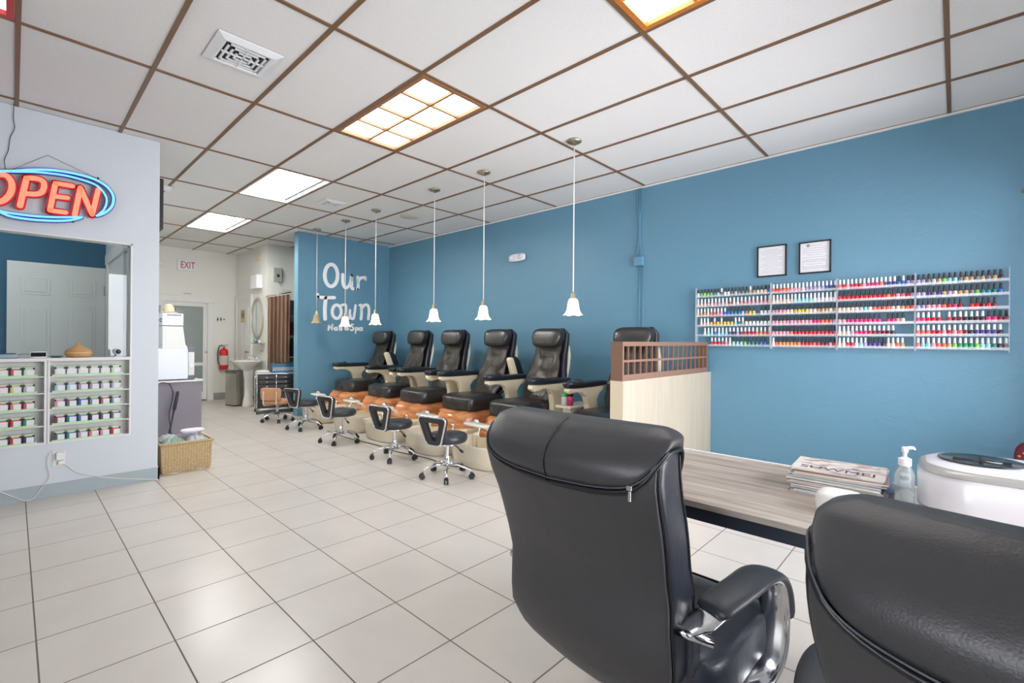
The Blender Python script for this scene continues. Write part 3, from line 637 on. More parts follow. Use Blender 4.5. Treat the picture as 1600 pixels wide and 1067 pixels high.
# ================================================================ PEDICURE STATIONS
M_spal = leather('spa_black_leather', (42, 41, 40), .29, 120, .12, .10)
M_spaf = leather('spa_grey_leather', (86, 81, 75), .31, 110, .12, .12)  # paler grey than the other pedicure chair leather
M_spas = leather('spa_navy_leather', (31, 34, 42), .30, 120, .12, .12)
M_cream = mat('cream_plastic', (226, 214, 184), .3, coat=.2)
M_shell = mat('cream_gloss_shell', (206, 206, 190), .3)
M_basin = mat('pearl_basin', (222, 212, 190), .14, coat=.5)
M_copper = wood('copper_marble_deck', (158, 88, 48), (226, 160, 106), (2.5, 2.5, 6), .12)
M_pearl = mat('pearl_white', (232, 226, 212), .18, coat=.4)
def ssurf(tbl, z): return interp(tbl, z)
def make_spa(loc, rz, label, raised=False):
    """faces local +x; wall behind at -x"""
    t = thing('pedicure_chair', label, 'pedicure chair', loc, rz, 'pedicure chairs along the blue wall')
    # cream basin: rounded trough in front
    def ring(z, g, n=40):
        out = []
        for i in range(n):
            a = 2*pi*i/n; x = .27*sg(cos(a), .62)*g; y = .345*sg(sin(a), .7)*g
            out.append(Vector((.69+x+(.03 if x > 0 else 0)*z/.3, y, z)))
        return out
    obj('basin', B().loft([ring(.0, .88), ring(.02, .93), ring(.10, .98), ring(.19, 1.0), ring(.222, 1.03), ring(.235, 1.02), ring(.228, .93), ring(.20, .88), ring(.12, .80), ring(.07, .55), ring(.065, .1)]), M_basin, t, smooth=True, angle=70)
    obj('skirt', B().loft([[Vector((x, y, z)) for x, y in ((-.28, -w), (.52, -w), (.62, -w*.8), (.62, w*.8), (.52, w), (-.28, w))] for z, w in ((0, .34), (.25, .345))]), M_cream, t, bevel=.012)
    # copper deck, two steps with a waisted front
    def deck(z, k, fx):
        pts = [(-.30, -.36*k), (.10, -.37*k), (.34, -.34*k), (.46, -.27*k), (.50+fx, -.15), (.46+fx, 0), (.50+fx, .15), (.46, .27*k), (.34, .34*k), (.10, .37*k), (-.30, .36*k)]
        return [Vector((x, y, z)) for x, y in pts]
    obj('deck', B().loft([deck(.236, 1.0, .12), deck(.25, 1.02, .14), deck(.300, 1.0, .12), deck(.312, .92, .06), deck(.375, .88, .03), deck(.405, .84, 0), deck(.43, .70, -.10)]), M_copper, t, smooth=True, angle=35)
    # footrest plate and spray head in the basin
    fp = obj('footrest', B().pillow((.77, -.05, .395), (.14, .34, .038), .6, .6), M_pearl, t, smooth=True)
    obj('footrest_post', B().tube([(.56, -.06, .24), (.60, -.06, .33), (.72, -.05, .385)], [.03, .022, .02], 10), M_pearl, fp, smooth=True)
    obj('spray_head', B().lathe([(.012, 0), (.03, .004), (.034, .018), (.022, .034), (.001, .038)], c=(.76, -.06, .412), n=18), M_chrome, t, smooth=True)
    obj('hose', B().tube(smoothpath([(.74, .02, .40), (.80, .05, .40), (.86, .06, .33), (.87, .05, .24), (.83, .04, .12)], 5), .008, 8), M_chrome, t, smooth=True)
    obj('tap', B().lathe([(.03, 0), (.032, .01), (.016, .02), (.014, .05), (.024, .06), (.022, .075), (.001, .08)], c=(.60, .20, .235), n=16), M_chrome, t, smooth=True)
    # seat
    def sb(p):
        p = p.copy(); f = (p.x+.27)/.54; p.z += .015*f*f - (.02 if f > .8 else 0)*(f-.8)*5; return p
    obj('seat_base', B().box(-.20, .26, -.17, .17, .40, .46), M_cream, t, bevel=.02)
    st = obj('seat', B().pillow((.12, 0, .505), (.60, .56, .185), .30, .30, bend=sb, nu=40, nv=14), M_spal, t, smooth=True)
    obj('seat_skirt', B().pillow((.24, 0, .435), (.30, .52, .11), .45, .4), M_spas, st, smooth=True)
    # curved backrest
    XB = [(.55, -.04), (.65, -.12), (.75, -.18), (.9, -.23), (1.05, -.285), (1.2, -.33), (1.33, -.36), (1.40, -.37)]
    WB = [(.55, .19), (.62, .235), (.72, .262), (.82, .262), (.95, .235), (1.08, .212), (1.2, .208), (1.33, .205), (1.40, .17)]
    TB = [(.55, .10), (.65, .16), (.8, .17), (1.0, .15), (1.2, .14), (1.34, .12), (1.40, .04)]
    zs = [.55, .56, .59, .63, .68, .74, .8, .86, .92, .98, 1.04, 1.1, 1.16, 1.22, 1.28, 1.33, 1.365, 1.385, 1.398]
    def ring2(z, f0, f1, wk):
        w = interp(WB, z)*wk; th = interp(TB, z); xf = interp(XB, z); out = []
        for i in range(40):
            a = 2*pi*i/40; x = xf-th*(f0+f1)/2 + sg(cos(a), .45)*th*(f1-f0)/2; y = w*sg(sin(a), .45)
            if cos(a) > 0: x -= .02*(1-(y/max(w, .01))**2)
            out.append(Vector((x, y, z)))
        return out
    obj('backrest', B().loft([ring2(z, .30, 1, 1) for z in zs]), M_spas, t, smooth=True)
    def front(u, v):
        z = .585+v*(1.30-.585); w = interp(WB, z)*.90*(1-.1*abs(2*v-1)**6); y = (2*u-1)*w; s_ = abs(2*u-1)
        x = interp(XB, z) + .006 + .012*(1-s_**3) - .014*max(0, s_-.55)/.45*.6
        x -= .010*math.exp(-((s_-.52)/.05)**2)
        x += .011*sin(z*95)*max(0, 1-s_/.42)*max(0, 1-abs(z-.98)/.18) + .022*mnoise.noise(Vector((y*10, z*8, 2)))
        return Vector((x, y, z))
    cu = B(); cu.grid(front, 21, 34)
    bk = [Vector((interp(XB, .585+v*.715)-.05, (2*u-1)*interp(WB, .585+v*.715)*.9, .585+v*.715)) for u, v in ()]
    bmesh.ops.solidify(cu.bm, geom=cu.bm.faces[:], thickness=.03)
    obj('back_pad', cu, M_spaf, t, smooth=True)
    hb = lambda p: Vector((p.x-.02*(p.z/.09), p.y*(1-.08*(p.z < 0)), p.z))
    obj('headrest', B().pillow((-.310, 0, 1.285), (.15, .42, .225), .5, .42, bend=hb, nu=40, nv=14), M_spal, t, smooth=True)
    # glossy rear shell
    def rs(z, wk):
        w = interp(WB, z)*wk; xf = interp(XB, z); th = interp(TB, z); out = []
        for i in range(28):
            a = 2*pi*i/28; out.append(Vector((xf-th*.72-.05*sin(pi*(z-.7)/.62)+.035*cos(a), w*sin(a), z)))
        return out
    obj('rear_shell', B().loft([rs(z, k) for z, k in ((.70, .5), (.74, .8), (.82, .98), (.95, 1.06), (1.08, 1.1), (1.18, 1.0), (1.26, .8), (1.32, .4))]), M_shell, t, smooth=True)
    # armrests: cream bracket, black pad with a strap
    for s_ in (1, -1):
        if raised and s_ > 0: continue
        y0, y1 = sorted((s_*.285, s_*.350)); dx = -.08
        if s_ < 0: poly = [(.46, .80), (.47, .765), (.43, .745), (.33, .752), (.24, .742), (.17, .70), (.13, .62), (.12, .50), (.10, .44), (-.10, .44), (-.05, .56), (-.03, .66), (-.08, .72), (-.20, .76), (-.21, .80)]
        else: poly = [(.46, .80), (.47, .755), (.41, .725), (.34, .732), (.26, .748), (.18, .735), (.13, .68), (.11, .58), (.11, .44), (-.06, .44), (-.06, .60), (-.10, .70), (-.16, .75), (-.22, .765), (-.22, .80)]
        br = obj('armrest', B().prism([(a_+dx, c_) for a_, c_ in poly], 'y', y0, y1), M_cream, t, bevel=.014)
        yc = s_*.318
        obj('arm_pad', B().pillow((.13+dx, yc, .822), (.70, .12, .065), .6, .5).pillow((.36+dx, yc, .838), (.24, .125, .06), .6, .6), M_spas, br, smooth=True)
        if s_ < 0: obj('pad_strap', B().tube([(.27+dx, yc-.060, .80), (.27+dx, yc-.060, .848), (.27+dx, yc-.03, .868), (.27+dx, yc+.03, .868), (.27+dx, yc+.060, .848), (.27+dx, yc+.060, .80)], .009, 8), M_black, br, smooth=True)
    if raised:
        poly = [(-.36, .70), (-.27, .71), (-.245, .80), (-.20, .92), (-.165, 1.02), (-.19, 1.045), (-.24, 1.04), (-.29, .93), (-.34, .80)]
        wing = obj('raised_armrest', B().prism(poly, 'y', .285, .350), M_cream, t, bevel=.016)
        obj('arm_pad', B().prism([(-.34, .70), (-.27, .84), (-.20, 1.04), (-.25, 1.055), (-.33, .99), (-.39, .84), (-.40, .72)], 'y', .280, .345, Matrix.Translation((-.045, 0, .005))), M_spas, wing, bevel=.016)
    return t
SPA = [(3.42, 2.33, 'pedicure chair partly hidden behind the beige half wall and its lattice'),
       (3.42, 3.42, 'fully visible pedicure chair nearest to the half wall, headrest under the second nearest lamp'),
       (3.42, 4.24, 'pedicure chair third from the half wall, behind the nearest black stool'),
       (3.42, 5.13, 'pedicure chair fourth from the half wall, under a hanging lamp'),
       (3.42, 5.96, 'pedicure chair second from the lettered blue wall, partly behind its neighbour'),
       (3.42, 6.98, 'pedicure chair farthest back, next to the lettered blue wall')]
proto_spa = {}
for k, (x, y, lab) in enumerate(SPA):
    x0 = 4.05
    # local +x must point towards -X of the room
    up = k in (2, 5)
    if up in proto_spa: dup(proto_spa[up], (x0, y, 0), pi, lab)
    else: proto_spa[up] = make_spa((x0, y, 0), pi, lab, up)
# ---------------------------------------------------------------- stools
M_stool = mat('stool_vinyl', (48, 51, 56), .35, coat=.2)
M_stoolf = mat('stool_back_board', (52, 50, 48), .45)
M_cast = mat('caster_black', (40, 42, 44), .4)
def make_base(t, r, col=M_chrome):
    for k in range(5):
        a = 2*pi*k/5; c, s_ = cos(a), sin(a)
        lg = obj('base_leg', B().tube([(c*.02, s_*.02, .115), (c*.10, s_*.10, .118), (c*(r-.03), s_*(r-.03), .085), (c*r, s_*r, .06)], [.016, .013, .011, .009], 8), col, t, smooth=True)
        ca = obj('caster', B(), M_cast, t)
        b = B(); b.rod((c*r-s_*.020, s_*r+c*.020, .025), (c*r-s_*.006, s_*r+c*.006, .025), .025, 14); b.rod((c*r+s_*.006, s_*r-c*.006, .025), (c*r+s_*.020, s_*r-c*.020, .025), .025, 14)
        b.cbox((c*r, s_*r, .045), (.022, .022, .022))
        bpy.data.objects.remove(ca); obj('caster', b, M_cast, t, smooth=True, angle=40)
def rtrap(w0, w1, z0, z1, r, n=5):
    """rounded trapezoid outline in (y,z): w0 bottom half width, w1 top half width"""
    C = [Vector((w1, z1)), Vector((-w1, z1)), Vector((-w0, z0)), Vector((w0, z0))]; out = []
    for i in range(4):
        p, a, b = C[i], C[i-1], C[(i+1) % 4]; u, v = (a-p).normalized(), (b-p).normalized()
        rr = r if i < 2 else r*.8
        s0, e0 = p+u*rr, p+v*rr
        for k in range(n+1):
            q = k/n; out.append(tuple(s0*(1-q)**2+p*2*q*(1-q)+e0*q*q))
    return out
def make_stool(loc, rz, label):
    t = thing('pedicure_stool', label, 'stool', loc, rz, 'black pedicure stools')
    SZ = .335
    obj('seat', B().lathe([(.05, SZ-.012), (.165, SZ-.01), (.180, SZ+.006), (.183, SZ+.03), (.178, SZ+.052), (.16, SZ+.064), (.001, SZ+.070)], n=36), M_stool, t, smooth=True)
    obj('seat_plate', B().lathe([(.11, SZ-.03), (.11, SZ-.012)], n=20).rod((0, 0, .12), (0, 0, SZ-.02), .016, 14).lathe([(.024, .085), (.028, .09), (.028, .19), (.022, .20)], n=16), M_chrome, t, smooth=True, angle=40)
    obj('height_lever', B().tube([(0, 0, SZ-.02), (-.02, -.12, SZ-.04), (-.03, -.17, SZ-.065)], .005, 6).tube([(-.03, -.165, SZ-.062), (-.035, -.20, SZ-.078)], .010, 8), M_black, t, smooth=True)
    # backrest: board with a triangular hole, chrome rim
    out = rtrap(.075, .158, .325, .570, .05); inn = rtrap(.032, .082, .362, .522, .028); n = len(out)
    def P(p, x): return Vector((x-.14*(p[1]-.335)*.9, p[0], p[1]))
    X0, X1 = -.205, -.180
    b = B(); V = [[b.bm.verts.new(P(p, x)) for p in q] for x in (X0, X1) for q in (out, inn)]
    for i in range(n):
        j = (i+1) % n
        for a_, c_ in ((0, 1), (1, 3), (3, 2), (2, 0)): b.bm.faces.new((V[a_][i], V[a_][j], V[c_][j], V[c_][i]))
    bk = obj('backrest', b, M_stoolf, t, bevel=.004)
    b = B(); V = [[b.bm.verts.new(P(p, x)) for p in q] for x in (X1-.002, X1+.030) for q in (out, inn)]
    for i in range(n):
        j = (i+1) % n
        for a_, c_ in ((0, 1), (1, 3), (3, 2), (2, 0)): b.bm.faces.new((V[a_][i], V[a_][j], V[c_][j], V[c_][i]))
    obj('back_padding', b, M_stool, t, bevel=.010)
    pts = [P((p[0]*1.035, .45+(p[1]-.45)*1.03), (X0+X1)/2-.006) for p in out]
    obj('chrome_rim', B().tube(pts, .009, 8, closed=True), M_chrome, bk, smooth=True)
    obj('back_bracket', B().tube(smoothpath([(-.195, .05, .34), (-.18, .04, .312), (-.08, .02, SZ-.022)], 4), .008, 8).tube(smoothpath([(-.195, -.05, .34), (-.18, -.04, .312), (-.08, -.02, SZ-.022)], 4), .008, 8), M_chrome, t, smooth=True)
    make_base(t, .235)
    return t
ST = [(2.78, 3.33, 12, 'nearest black pedicure stool, in front of the third pedicure chair'), (2.82, 4.24, 8, 'second nearest black pedicure stool, before the copper decks'),
      (2.79, 5.36, 8, 'third nearest black pedicure stool'), (2.85, 6.48, 14, 'black pedicure stool farthest back, its backrest in front of the tan stool')]
ms = None
for x, y, r, lab in ST:
    ms = make_stool((x, y, 0), radians(r), lab) if ms is None else (dup(ms, (x, y, 0), radians(r), lab), ms)[1]
# tan stool
M_tan = mat('tan_vinyl', (196, 146, 112), .45); M_tanf = mat('cream_frame', (216, 200, 176), .35)
t = thing('tan_stool', 'tan pedicure stool with cream frame, left of the row of black stools', 'stool', (2.80, 7.36, 0), radians(38))
obj('seat', B().pillow((0, 0, .30), (.36, .36, .075), .5, .55), M_tan, t, smooth=True)
obj('backrest', B().prism([(y_, z_) for y_, z_ in rtrap(.15, .165, .33, .52, .06)], 'x', -.19, -.155), M_tan, t, bevel=.012)
for s_ in (1, -1): obj('back_bracket', B().tube(smoothpath([(-.195, s_*.10, .47), (-.20, s_*.10, .36), (-.19, s_*.10, .275), (-.12, s_*.09, .255), (0, s_*.06, .255)], 4), .011, 8), M_tanf, t, smooth=True)
obj('gas_lift', B().rod((0, 0, .10), (0, 0, .27), .018, 12), M_chrome, t, smooth=True)
make_base(t, .22)
# ---------------------------------------------------------------- half wall with lattice
M_beige = wood('beige_laminate', (158, 148, 130), (172, 163, 147), (9, 9, .8), .5)
M_hend = mat('beige_end_panel', (212, 198, 170), .5)
HX0, HY0, HY1, HZ = 3.158, 1.765, 1.875, .955
t = thing('half_wall', 'beige laminate half wall standing out from the blue wall, carrying the brown lattice', 'partition', ((HX0+XW)/2, (HY0+HY1)/2, 0))
w = (XW-HX0)/2; h = (HY1-HY0)/2
obj('panel', B().box(-w+.006, w-.002, -h, h, 0, HZ), M_beige, t); obj('end_panel', B().box(-w, -w+.006, -h, h, 0, HZ), M_hend, t)
M_lat = mat('brown_lattice', (122, 92, 76), .5); M_lat2 = mat('brown_lattice_end', (136, 100, 78), .5)
LX0, LX1, LZ0, LZ1 = HX0-.003, 4.826, HZ+.0005, 1.25
t = thing('lattice_screen', 'brown lattice screen with rectangular openings on top of the beige half wall', 'screen', ((LX0+LX1)/2, HY0+.055, LZ0))
w = (LX1-LX0)/2; H = LZ1-LZ0
obj('frame', B().box(-w, w, -.05, .05, 0, .022).box(-w, w, -.05, .05, H-.022, H).box(w-.02, w, -.05, .05, .022, H-.022).box(-w, -w+.02, -.05, .05, .022, H-.022), M_lat, t, bevel=.002)
obj('front_rail', B().box(-w+.02, w-.02, -.05, -.03, .022, .045).box(-w+.02, w-.02, -.05, -.03, H-.034, H-.022).box(-w+.02, w-.02, -.046, -.034, .138, .156), M_lat, t)
for k in range(1, 17):
    x = -w+2*w*k/17
    obj('slat', B().box(x-.005, x+.005, -.044, -.028, .022, H-.022), M_lat, t)
# bottles on the ledge between the two nearest pedicure chairs
for px, lab, c1, c2, hh, nm in ((886, 'small clear jar with a green lid beside the pedicure chair arm', (214, 222, 216), (60, 190, 110), .12, 'jar'), (898, 'small magenta bottle with a black cap beside the green-lidded jar', (196, 60, 100), (30, 26, 28), .13, 'bottle')):
    p = at(px, 632, 'z', .645); p = Vector((3.93, 2.86 if nm == 'jar' else 2.79, .60))
    t = thing('lotion_'+nm, lab, nm, p)
    obj('body', B().lathe([(.026, 0), (.032, .003), (.032, hh*.65), (.026, hh*.72)], n=20), mat('lotion_'+nm, c1, .2), t, smooth=True)
    obj('cap', B().lathe([(.028, hh*.72), (.031, hh*.73), (.031, hh), (.001, hh+.001)], n=20), mat('cap_'+nm, c2, .35), t, smooth=True, angle=40)
t = tag(obj('side_shelf', B().box(3.86, 4.30, 2.74, 2.93, .57, .60).box(3.95, 4.15, 2.80, 2.90, 0, .57), M_pearl, bevel=.01), 'white side shelf between the two nearest pedicure chairs holding a jar and a bottle', 'shelf')
# cables on the floor
o = obj('floor_cable', B().tube(smoothpath([(3.16, 3.35, .006), (3.02, 3.62, .006), (3.05, 3.95, .006), (2.98, 4.5, .006), (3.0, 4.9, .006), (2.95, 5.5, .006), (2.98, 6.1, .006)], 6), .0045, 6), M_black, smooth=True)
tag(o, 'thin black cable on the floor along the fronts of the foot basins', 'cable')
# ================================================================ LAMPS, WALL THINGS
M_nick = mat('brushed_nickel', (168, 160, 140), .35, .9)
M_cord = mat('white_cord', (232, 230, 222), .5)
M_bulb = mat('lit_bulb', (255, 246, 224), .4, emis=(255, 240, 205), estr=14)
M_shade = mat('lit_frosted_shade', (255, 244, 220), .4, emis=(255, 228, 178), estr=.8)
M_shade0 = mat('unlit_cream_shade', (226, 214, 176), .4)
PEND = [(3.37, 2.37, 1.475, 1, 'lit pendant lamp nearest to the nail polish racks, with the widest ceiling disc'), (3.37, 3.483, 1.465, 1, 'lit pendant lamp second nearest, above the middle pedicure chairs'), (3.37, 4.30, 1.463, 1, 'lit pendant lamp third nearest, hanging free against the blue wall'),
        (3.38, 5.569, 1.449, 1, 'lit pendant lamp just right of the painted letters'), (3.37, 6.374, 1.435, 1, 'lit pendant lamp hanging in front of the small painted words'), (3.34, 7.234, 1.497, 0, 'unlit cream pendant lamp, the only one switched off')]
def make_pend(x, y, z, lit, lab):
    t = thing('pendant_lamp', lab, 'lamp', (x, y, CE), 0, 'bell-shaped pendant lamps'); zb = z-CE; 
    obj('ceiling_disc', B().lathe([(.062, -.004), (.064, -.012), (.05, -.022), (.02, -.03), (.006, -.045)], n=28), M_nick, t, smooth=True)
    obj('cord', B().rod((0, 0, -.04), (0, 0, zb+.19), .0048, 8), M_cord, t, smooth=True)
    obj('socket', B().lathe([(.006, zb+.20), (.014, zb+.19), (.022, zb+.165), (.022, zb+.14), (.026, zb+.138)], n=18), M_nick if lit else M_shade0, t, smooth=True)
    b = B(); prof = [(.026, .142), (.038, .128), (.044, .10), (.048, .07), (.056, .035), (.070, .012), (.084, 0)]
    rings = [[Vector(((r+ (0.004*cos(6*a) if h < .03 else .0015*cos(12*a)))*cos(a), (r+(0.004*cos(6*a) if h < .03 else .0015*cos(12*a)))*sin(a), zb+h-(0.004*cos(6*a) if h < .02 else 0))) for a in [2*pi*k/48 for k in range(48)]] for r, h in prof]
    b.loft(rings, caps=False); bmesh.ops.solidify(b.bm, geom=b.bm.faces[:], thickness=.003)
    obj('shade', b, M_shade if lit else M_shade0, t, smooth=True)
    obj('bulb', B().lathe([(.010, .11), (.022, .09), (.030, .06), (.026, .03), (.012, .012), (.001, .008)], c=(0, 0, zb), n=16), M_bulb if lit else M_shade0, t, smooth=True)
    return t
for p in PEND: make_pend(*p)
# ceiling vents, speaker, smoke detector
M_vw = mat('vent_white', (226, 228, 228), .4); M_vd = mat('vent_dark', (60, 62, 66), .7)
for x, y, s_, lab in ((.972, 3.137, .355, 'large white square ceiling vent at the upper left'), (2.81, 5.69, .27, 'small white square ceiling vent beyond the first open light')):
    t = thing('ceiling_vent', lab, 'vent', (x, y, CE), 0)
    h = s_/2; k = s_/.355
    obj('frame', B().loft([[Vector((sx*r, sy*r, z)) for sx, sy in ((1,1),(-1,1),(-1,-1),(1,-1))] for r, z in ((h, -.0002), (h, -.006), (h-.04*k, -.022), (h-.055*k, -.020), (h-.06*k, -.008))], caps=False), M_vw, t)
    obj('duct_opening', B().box(-h+.05*k, h-.05*k, -h+.05*k, h-.05*k, -.008, -.006), M_vd, t)
    for i in range(3):
        r = (h-.07*k)*(1-i*.28)
        b = B()
        for q in ((-r, r, r-.012*k, r), (-r, r, -r, -r+.012*k), (-r, -r+.012*k, -r, r), (r-.012*k, r, -r, r)): b.box(q[0], q[1], q[2], q[3], -.020, -.010)
        obj('louver', b, M_vw, t)
    obj('cross_bar', B().box(-h+.06*k, h-.06*k, -.005*k, .005*k, -.021, -.012).box(-.005*k, .005*k, -h+.06*k, h-.06*k, -.021, -.012), M_vw, t)
tag(obj('ceiling_speaker', B().lathe([(.135, CE-.001), (.14, CE-.006), (.125, CE-.012), (.001, CE-.009)], c=(3.874, 5.505, 0), n=40), mat('speaker_cream', (206, 202, 188), .6), smooth=True), 'round flush cream ceiling speaker above the row of pedicure chairs', 'speaker')
tag(obj('smoke_detector', B().lathe([(.06, CE-.001), (.062, CE-.02), (.05, CE-.035), (.03, CE-.045), (.001, CE-.047)], c=(1.21, 6.48, 0), n=28), M_wp, smooth=True), 'round white smoke detector on the ceiling above the printer stand', 'smoke detector')
# emergency light
t = thing('emergency_light', 'white oval emergency light with two heads high on the blue wall', 'emergency light', (XW, 4.371, 2.40))
obj('housing', B().pillow((-.03, 0, 0), (.055, .30, .105), .5, .7), M_wp, t, smooth=True)
for s_ in (.085, -.085): obj('lamp_head', B().lathe([(.034, 0), (.036, .02), (.028, .03), (.001, .026)], n=20, M=Matrix.Translation((-.05, s_, .005)) @ Matrix.Rotation(-pi/2, 4, 'Y')), mat('lamp_lens', (214, 216, 220), .15), t, smooth=True)
# wiring painted over in wall blue
M_bluep = mat('painted_conduit', (96, 146, 172), .4)
t = thing('junction_box', 'blue-painted junction box with bundled wires running up the blue wall', 'junction box', (XW, 2.545, 2.145))
obj('box', B().box(-.05, -.001, -.05, .05, -.05, .05), M_bluep, t, bevel=.004)
for a, c in ((-.055, -.03), (-.02, -.01), (.012, .012), (.045, .03)):
    obj('wire', B().tube(smoothpath([(-.012, a*.7, .829), (-.014, a*.55, .6), (-.016, c*.2, .45), (-.014, c*.3, .25), (-.02, c*1.2, .05)], 6), .0045, 6), M_bluep, t, smooth=True)
for yy in (.0, -.045): obj('conduit', B().rod((-.010, yy, -.05), (-.010, yy, -1.35), .005, 6), M_bluep, t, smooth=True)
# certificates
M_paper = mat('certificate_paper', (222, 222, 226), .5); M_ink = mat('faint_ink', (150, 150, 156), .6)
for y, y2, z0, z1, lab, red in ((1.347, 1.105, 1.862, 2.148, 'left framed certificate in a thin black frame above the nail polish racks', 1), (1.009, .772, 1.862, 2.142, 'right framed certificate in a thin black frame above the nail polish racks', 0)):
    ym, zm = (y+y2)/2, (z0+z1)/2; w, h = (y-y2)/2, (z1-z0)/2
    t = thing('framed_certificate', lab, 'picture frame', (XW-.001, ym, zm))
    b = B()
    for q in ((-w, w, h-.011, h), (-w, w, -h, -h+.011), (-w, -w+.011, -h, h), (w-.011, w, -h, h)): b.box(-.018, 0, q[0], q[1], q[2], q[3])
    obj('frame', b, M_black, t); obj('paper', B().box(-.009, -.006, -w+.01, w-.01, -h+.01, h-.01), M_paper, t)
    b = B(); r_ = random.Random(5+red)
    for k in range(16 if red else 11):
        zz = h-.04-k*(.014 if red else .02); ww = w*(.78 if k % 4 else .5)*r_.uniform(.8, 1)
        b.box(-.0096, -.009, -ww, ww, zz, zz+.0022)
    if not red:
        for q in ((-w*.75, w*.75, -.028, -.026), (-w*.75, w*.75, -.09, -.088), (-w*.75, -w*.75+.002, -.09, -.028), (w*.75-.002, w*.75, -.09, -.028)): b.box(-.0098, -.009, *q)
        b.lathe([(.014, 0), (.001, .0004)], n=20, M=Matrix.Translation((-.0092, .05, h-.035)) @ Matrix.Rotation(-pi/2, 4, 'Y'))
    o = obj('printed_lines', b, M_ink, t); o['kind'] = 'stuff'
# brass bracket at the right edge
p = at(1598, 298, 'x', XW-.01)
tag(obj('wall_bracket', B().box(XW-.02, XW, p.y-.06, p.y+.004, p.z-.012, p.z+.012).box(XW-.06, XW-.02, p.y-.03, p.y-.012, p.z-.008, p.z+.008), mat('old_brass', (150, 124, 92), .4, .8), bevel=.002), 'small brass bracket on the blue wall at the far right edge', 'bracket')

# ================================================================ NAIL POLISH
CK = dict(w=(226, 224, 220), g=(130, 190, 90), k=(120, 118, 120), n=(232, 206, 186), p=(232, 160, 172), h=(222, 52, 120), r=(206, 30, 50), c=(236, 110, 92), o=(238, 140, 60), y=(232, 196, 60), t=(30, 130, 130), b=(60, 110, 190), v=(84, 66, 140), d=(56, 44, 56), m=(128, 28, 50), l=(176, 158, 196), s=(190, 190, 196), q=(196, 160, 112), a=(150, 212, 216), e=(40, 150, 90))
CN = dict(w='milky white', g='light green', k='smoky grey', n='nude', p='pink', h='hot pink', r='red', c='coral', o='orange', y='yellow', t='teal', b='blue', v='violet', d='near-black', m='dark maroon', l='lavender', s='silver', q='golden tan', a='pale aqua', e='emerald green')
PY = [1.90, at(1205, 495, 'x', 4.86).y, at(1308, 495, 'x', 4.86).y, at(1430, 495, 'x', 4.86).y, -.268]
SH0, SHD = 1.215, .0972
# rows top to bottom: body keys, cap keys ('_' = gap)
ROWS = [
 [('wggggkskwwkskkkqqnnnb', 'KKKKKKKWKKKKKKKWKKKKK'), ('nnnpnppnncnnpppppppp', 'W'*20), ('nqqnccppbbbtbacyy_www', 'WWWWWWWWWKKKKKKKK_KKK'), ('_nnwyoyyyyyatqwwwwwww', '_WWWKWKWKKKWWWKKKKKKK'), ('__waabaaavdlmrrrcocc', '__'+'W'*18), ('____rrrrpnaaagtttbb', '____WWWWWWKKKKKKKKK')],
 [('crcccpppwlllllbvv', 'W'*17), ('nnnnnnaaaaawwwwww', 'W'*17), ('lpppnnqyyynnqqqwq', 'K'*17), ('ppppppppppphhcccl', 'K'*17), ('pppppcrrrrrrrrrrh', 'K'*17), ('ncoooooorrrcrmmpr', 'W'+'K'*16)],
 [('crprrrphhhcvvvbbll', 'W'*14+'KWKK'), ('rrrrrrrrrrrorpcrl', 'K'*17), ('nnnnnsawccccnnqcc', 'K'*17), ('pphhhhhhhh_hhpn', 'KKKKKKKKKK_KKKK'), ('nnnlhhhrmmmmd__', 'W'*13+'__'), ('nnrrwalvvvdnncq', 'WWWWWWWKKKKWWWW')],
 [('llksqgaakqqkqkqd', 'K'*16), ('llvkvqlnqqkgtttb', 'K'*16), ('llpppcrhm_rrmrm', 'KKKKKKKKK_KKKKK'), ('hhrrr_rmmddddhhmm', 'WWWWW_WWWWWWWKKKK'), ('cccrrprpcmdvvvvd', 'W'*16), ('caapccqgeeegaatdk', 'W'*17)]]
RN = ['leftmost rack', 'rack below certificates', 'rack right of certificates', 'rightmost rack']
SN = ['top', 'second', 'third', 'fourth', 'fifth', 'bottom']
ORD = ['first', 'second', 'third', 'fourth', 'fifth', 'sixth', 'seventh', 'eighth', 'ninth', 'tenth', 'eleventh', 'twelfth', 'thirteenth', 'fourteenth', 'fifteenth', 'sixteenth', 'seventeenth', 'eighteenth', 'nineteenth', 'twentieth', 'twenty-first']
M_acry = mat('clear_acrylic', (226, 236, 242), .12, alpha=.30, spec=.8)
XR0, XR1 = XW-.068, XW-.004
RLAB = ['clear acrylic nail polish rack farthest left, its lower end behind the half wall', 'clear acrylic nail polish rack directly below the two framed certificates', 'clear acrylic nail polish rack just right of the certificates', 'clear acrylic nail polish rack farthest right, nearest to the shop front']
for k in range(4):
    y0, y1 = PY[k+1], PY[k]; t = thing('polish_rack', RLAB[k], 'rack', (XW, (y0+y1)/2, SH0-.02), 0, 'wall racks of nail polish'); w = (y1-y0)/2-.001
    for s_ in (1, -1): obj('side_panel', B().box(XR0-XW, -.001, s_*w-(.004 if s_ > 0 else 0), s_*w+(.004 if s_ < 0 else 0), 0, .60), M_acry, t)
    for j in range(6):
        z = .02+SHD*j
        obj('shelf', B().box(XR0-XW, -.001, -w+.004, w-.004, z-.005, z-.001).box(XR0-XW, XR0-XW+.003, -w+.004, w-.004, z-.001, z+.016), M_acry, t)
def bbody(): return B().lathe([(.0100, 0), (.0138, .0015), (.0143, .006), (.0143, .033), (.0125, .040), (.007, .043), (.0055, .046)], n=12)
def bcap(): return B().lathe([(.0078, .0440), (.0082, .0455), (.0068, .080), (.0055, .0835), (.001, .084)], n=10)
cm, allb = {}, []
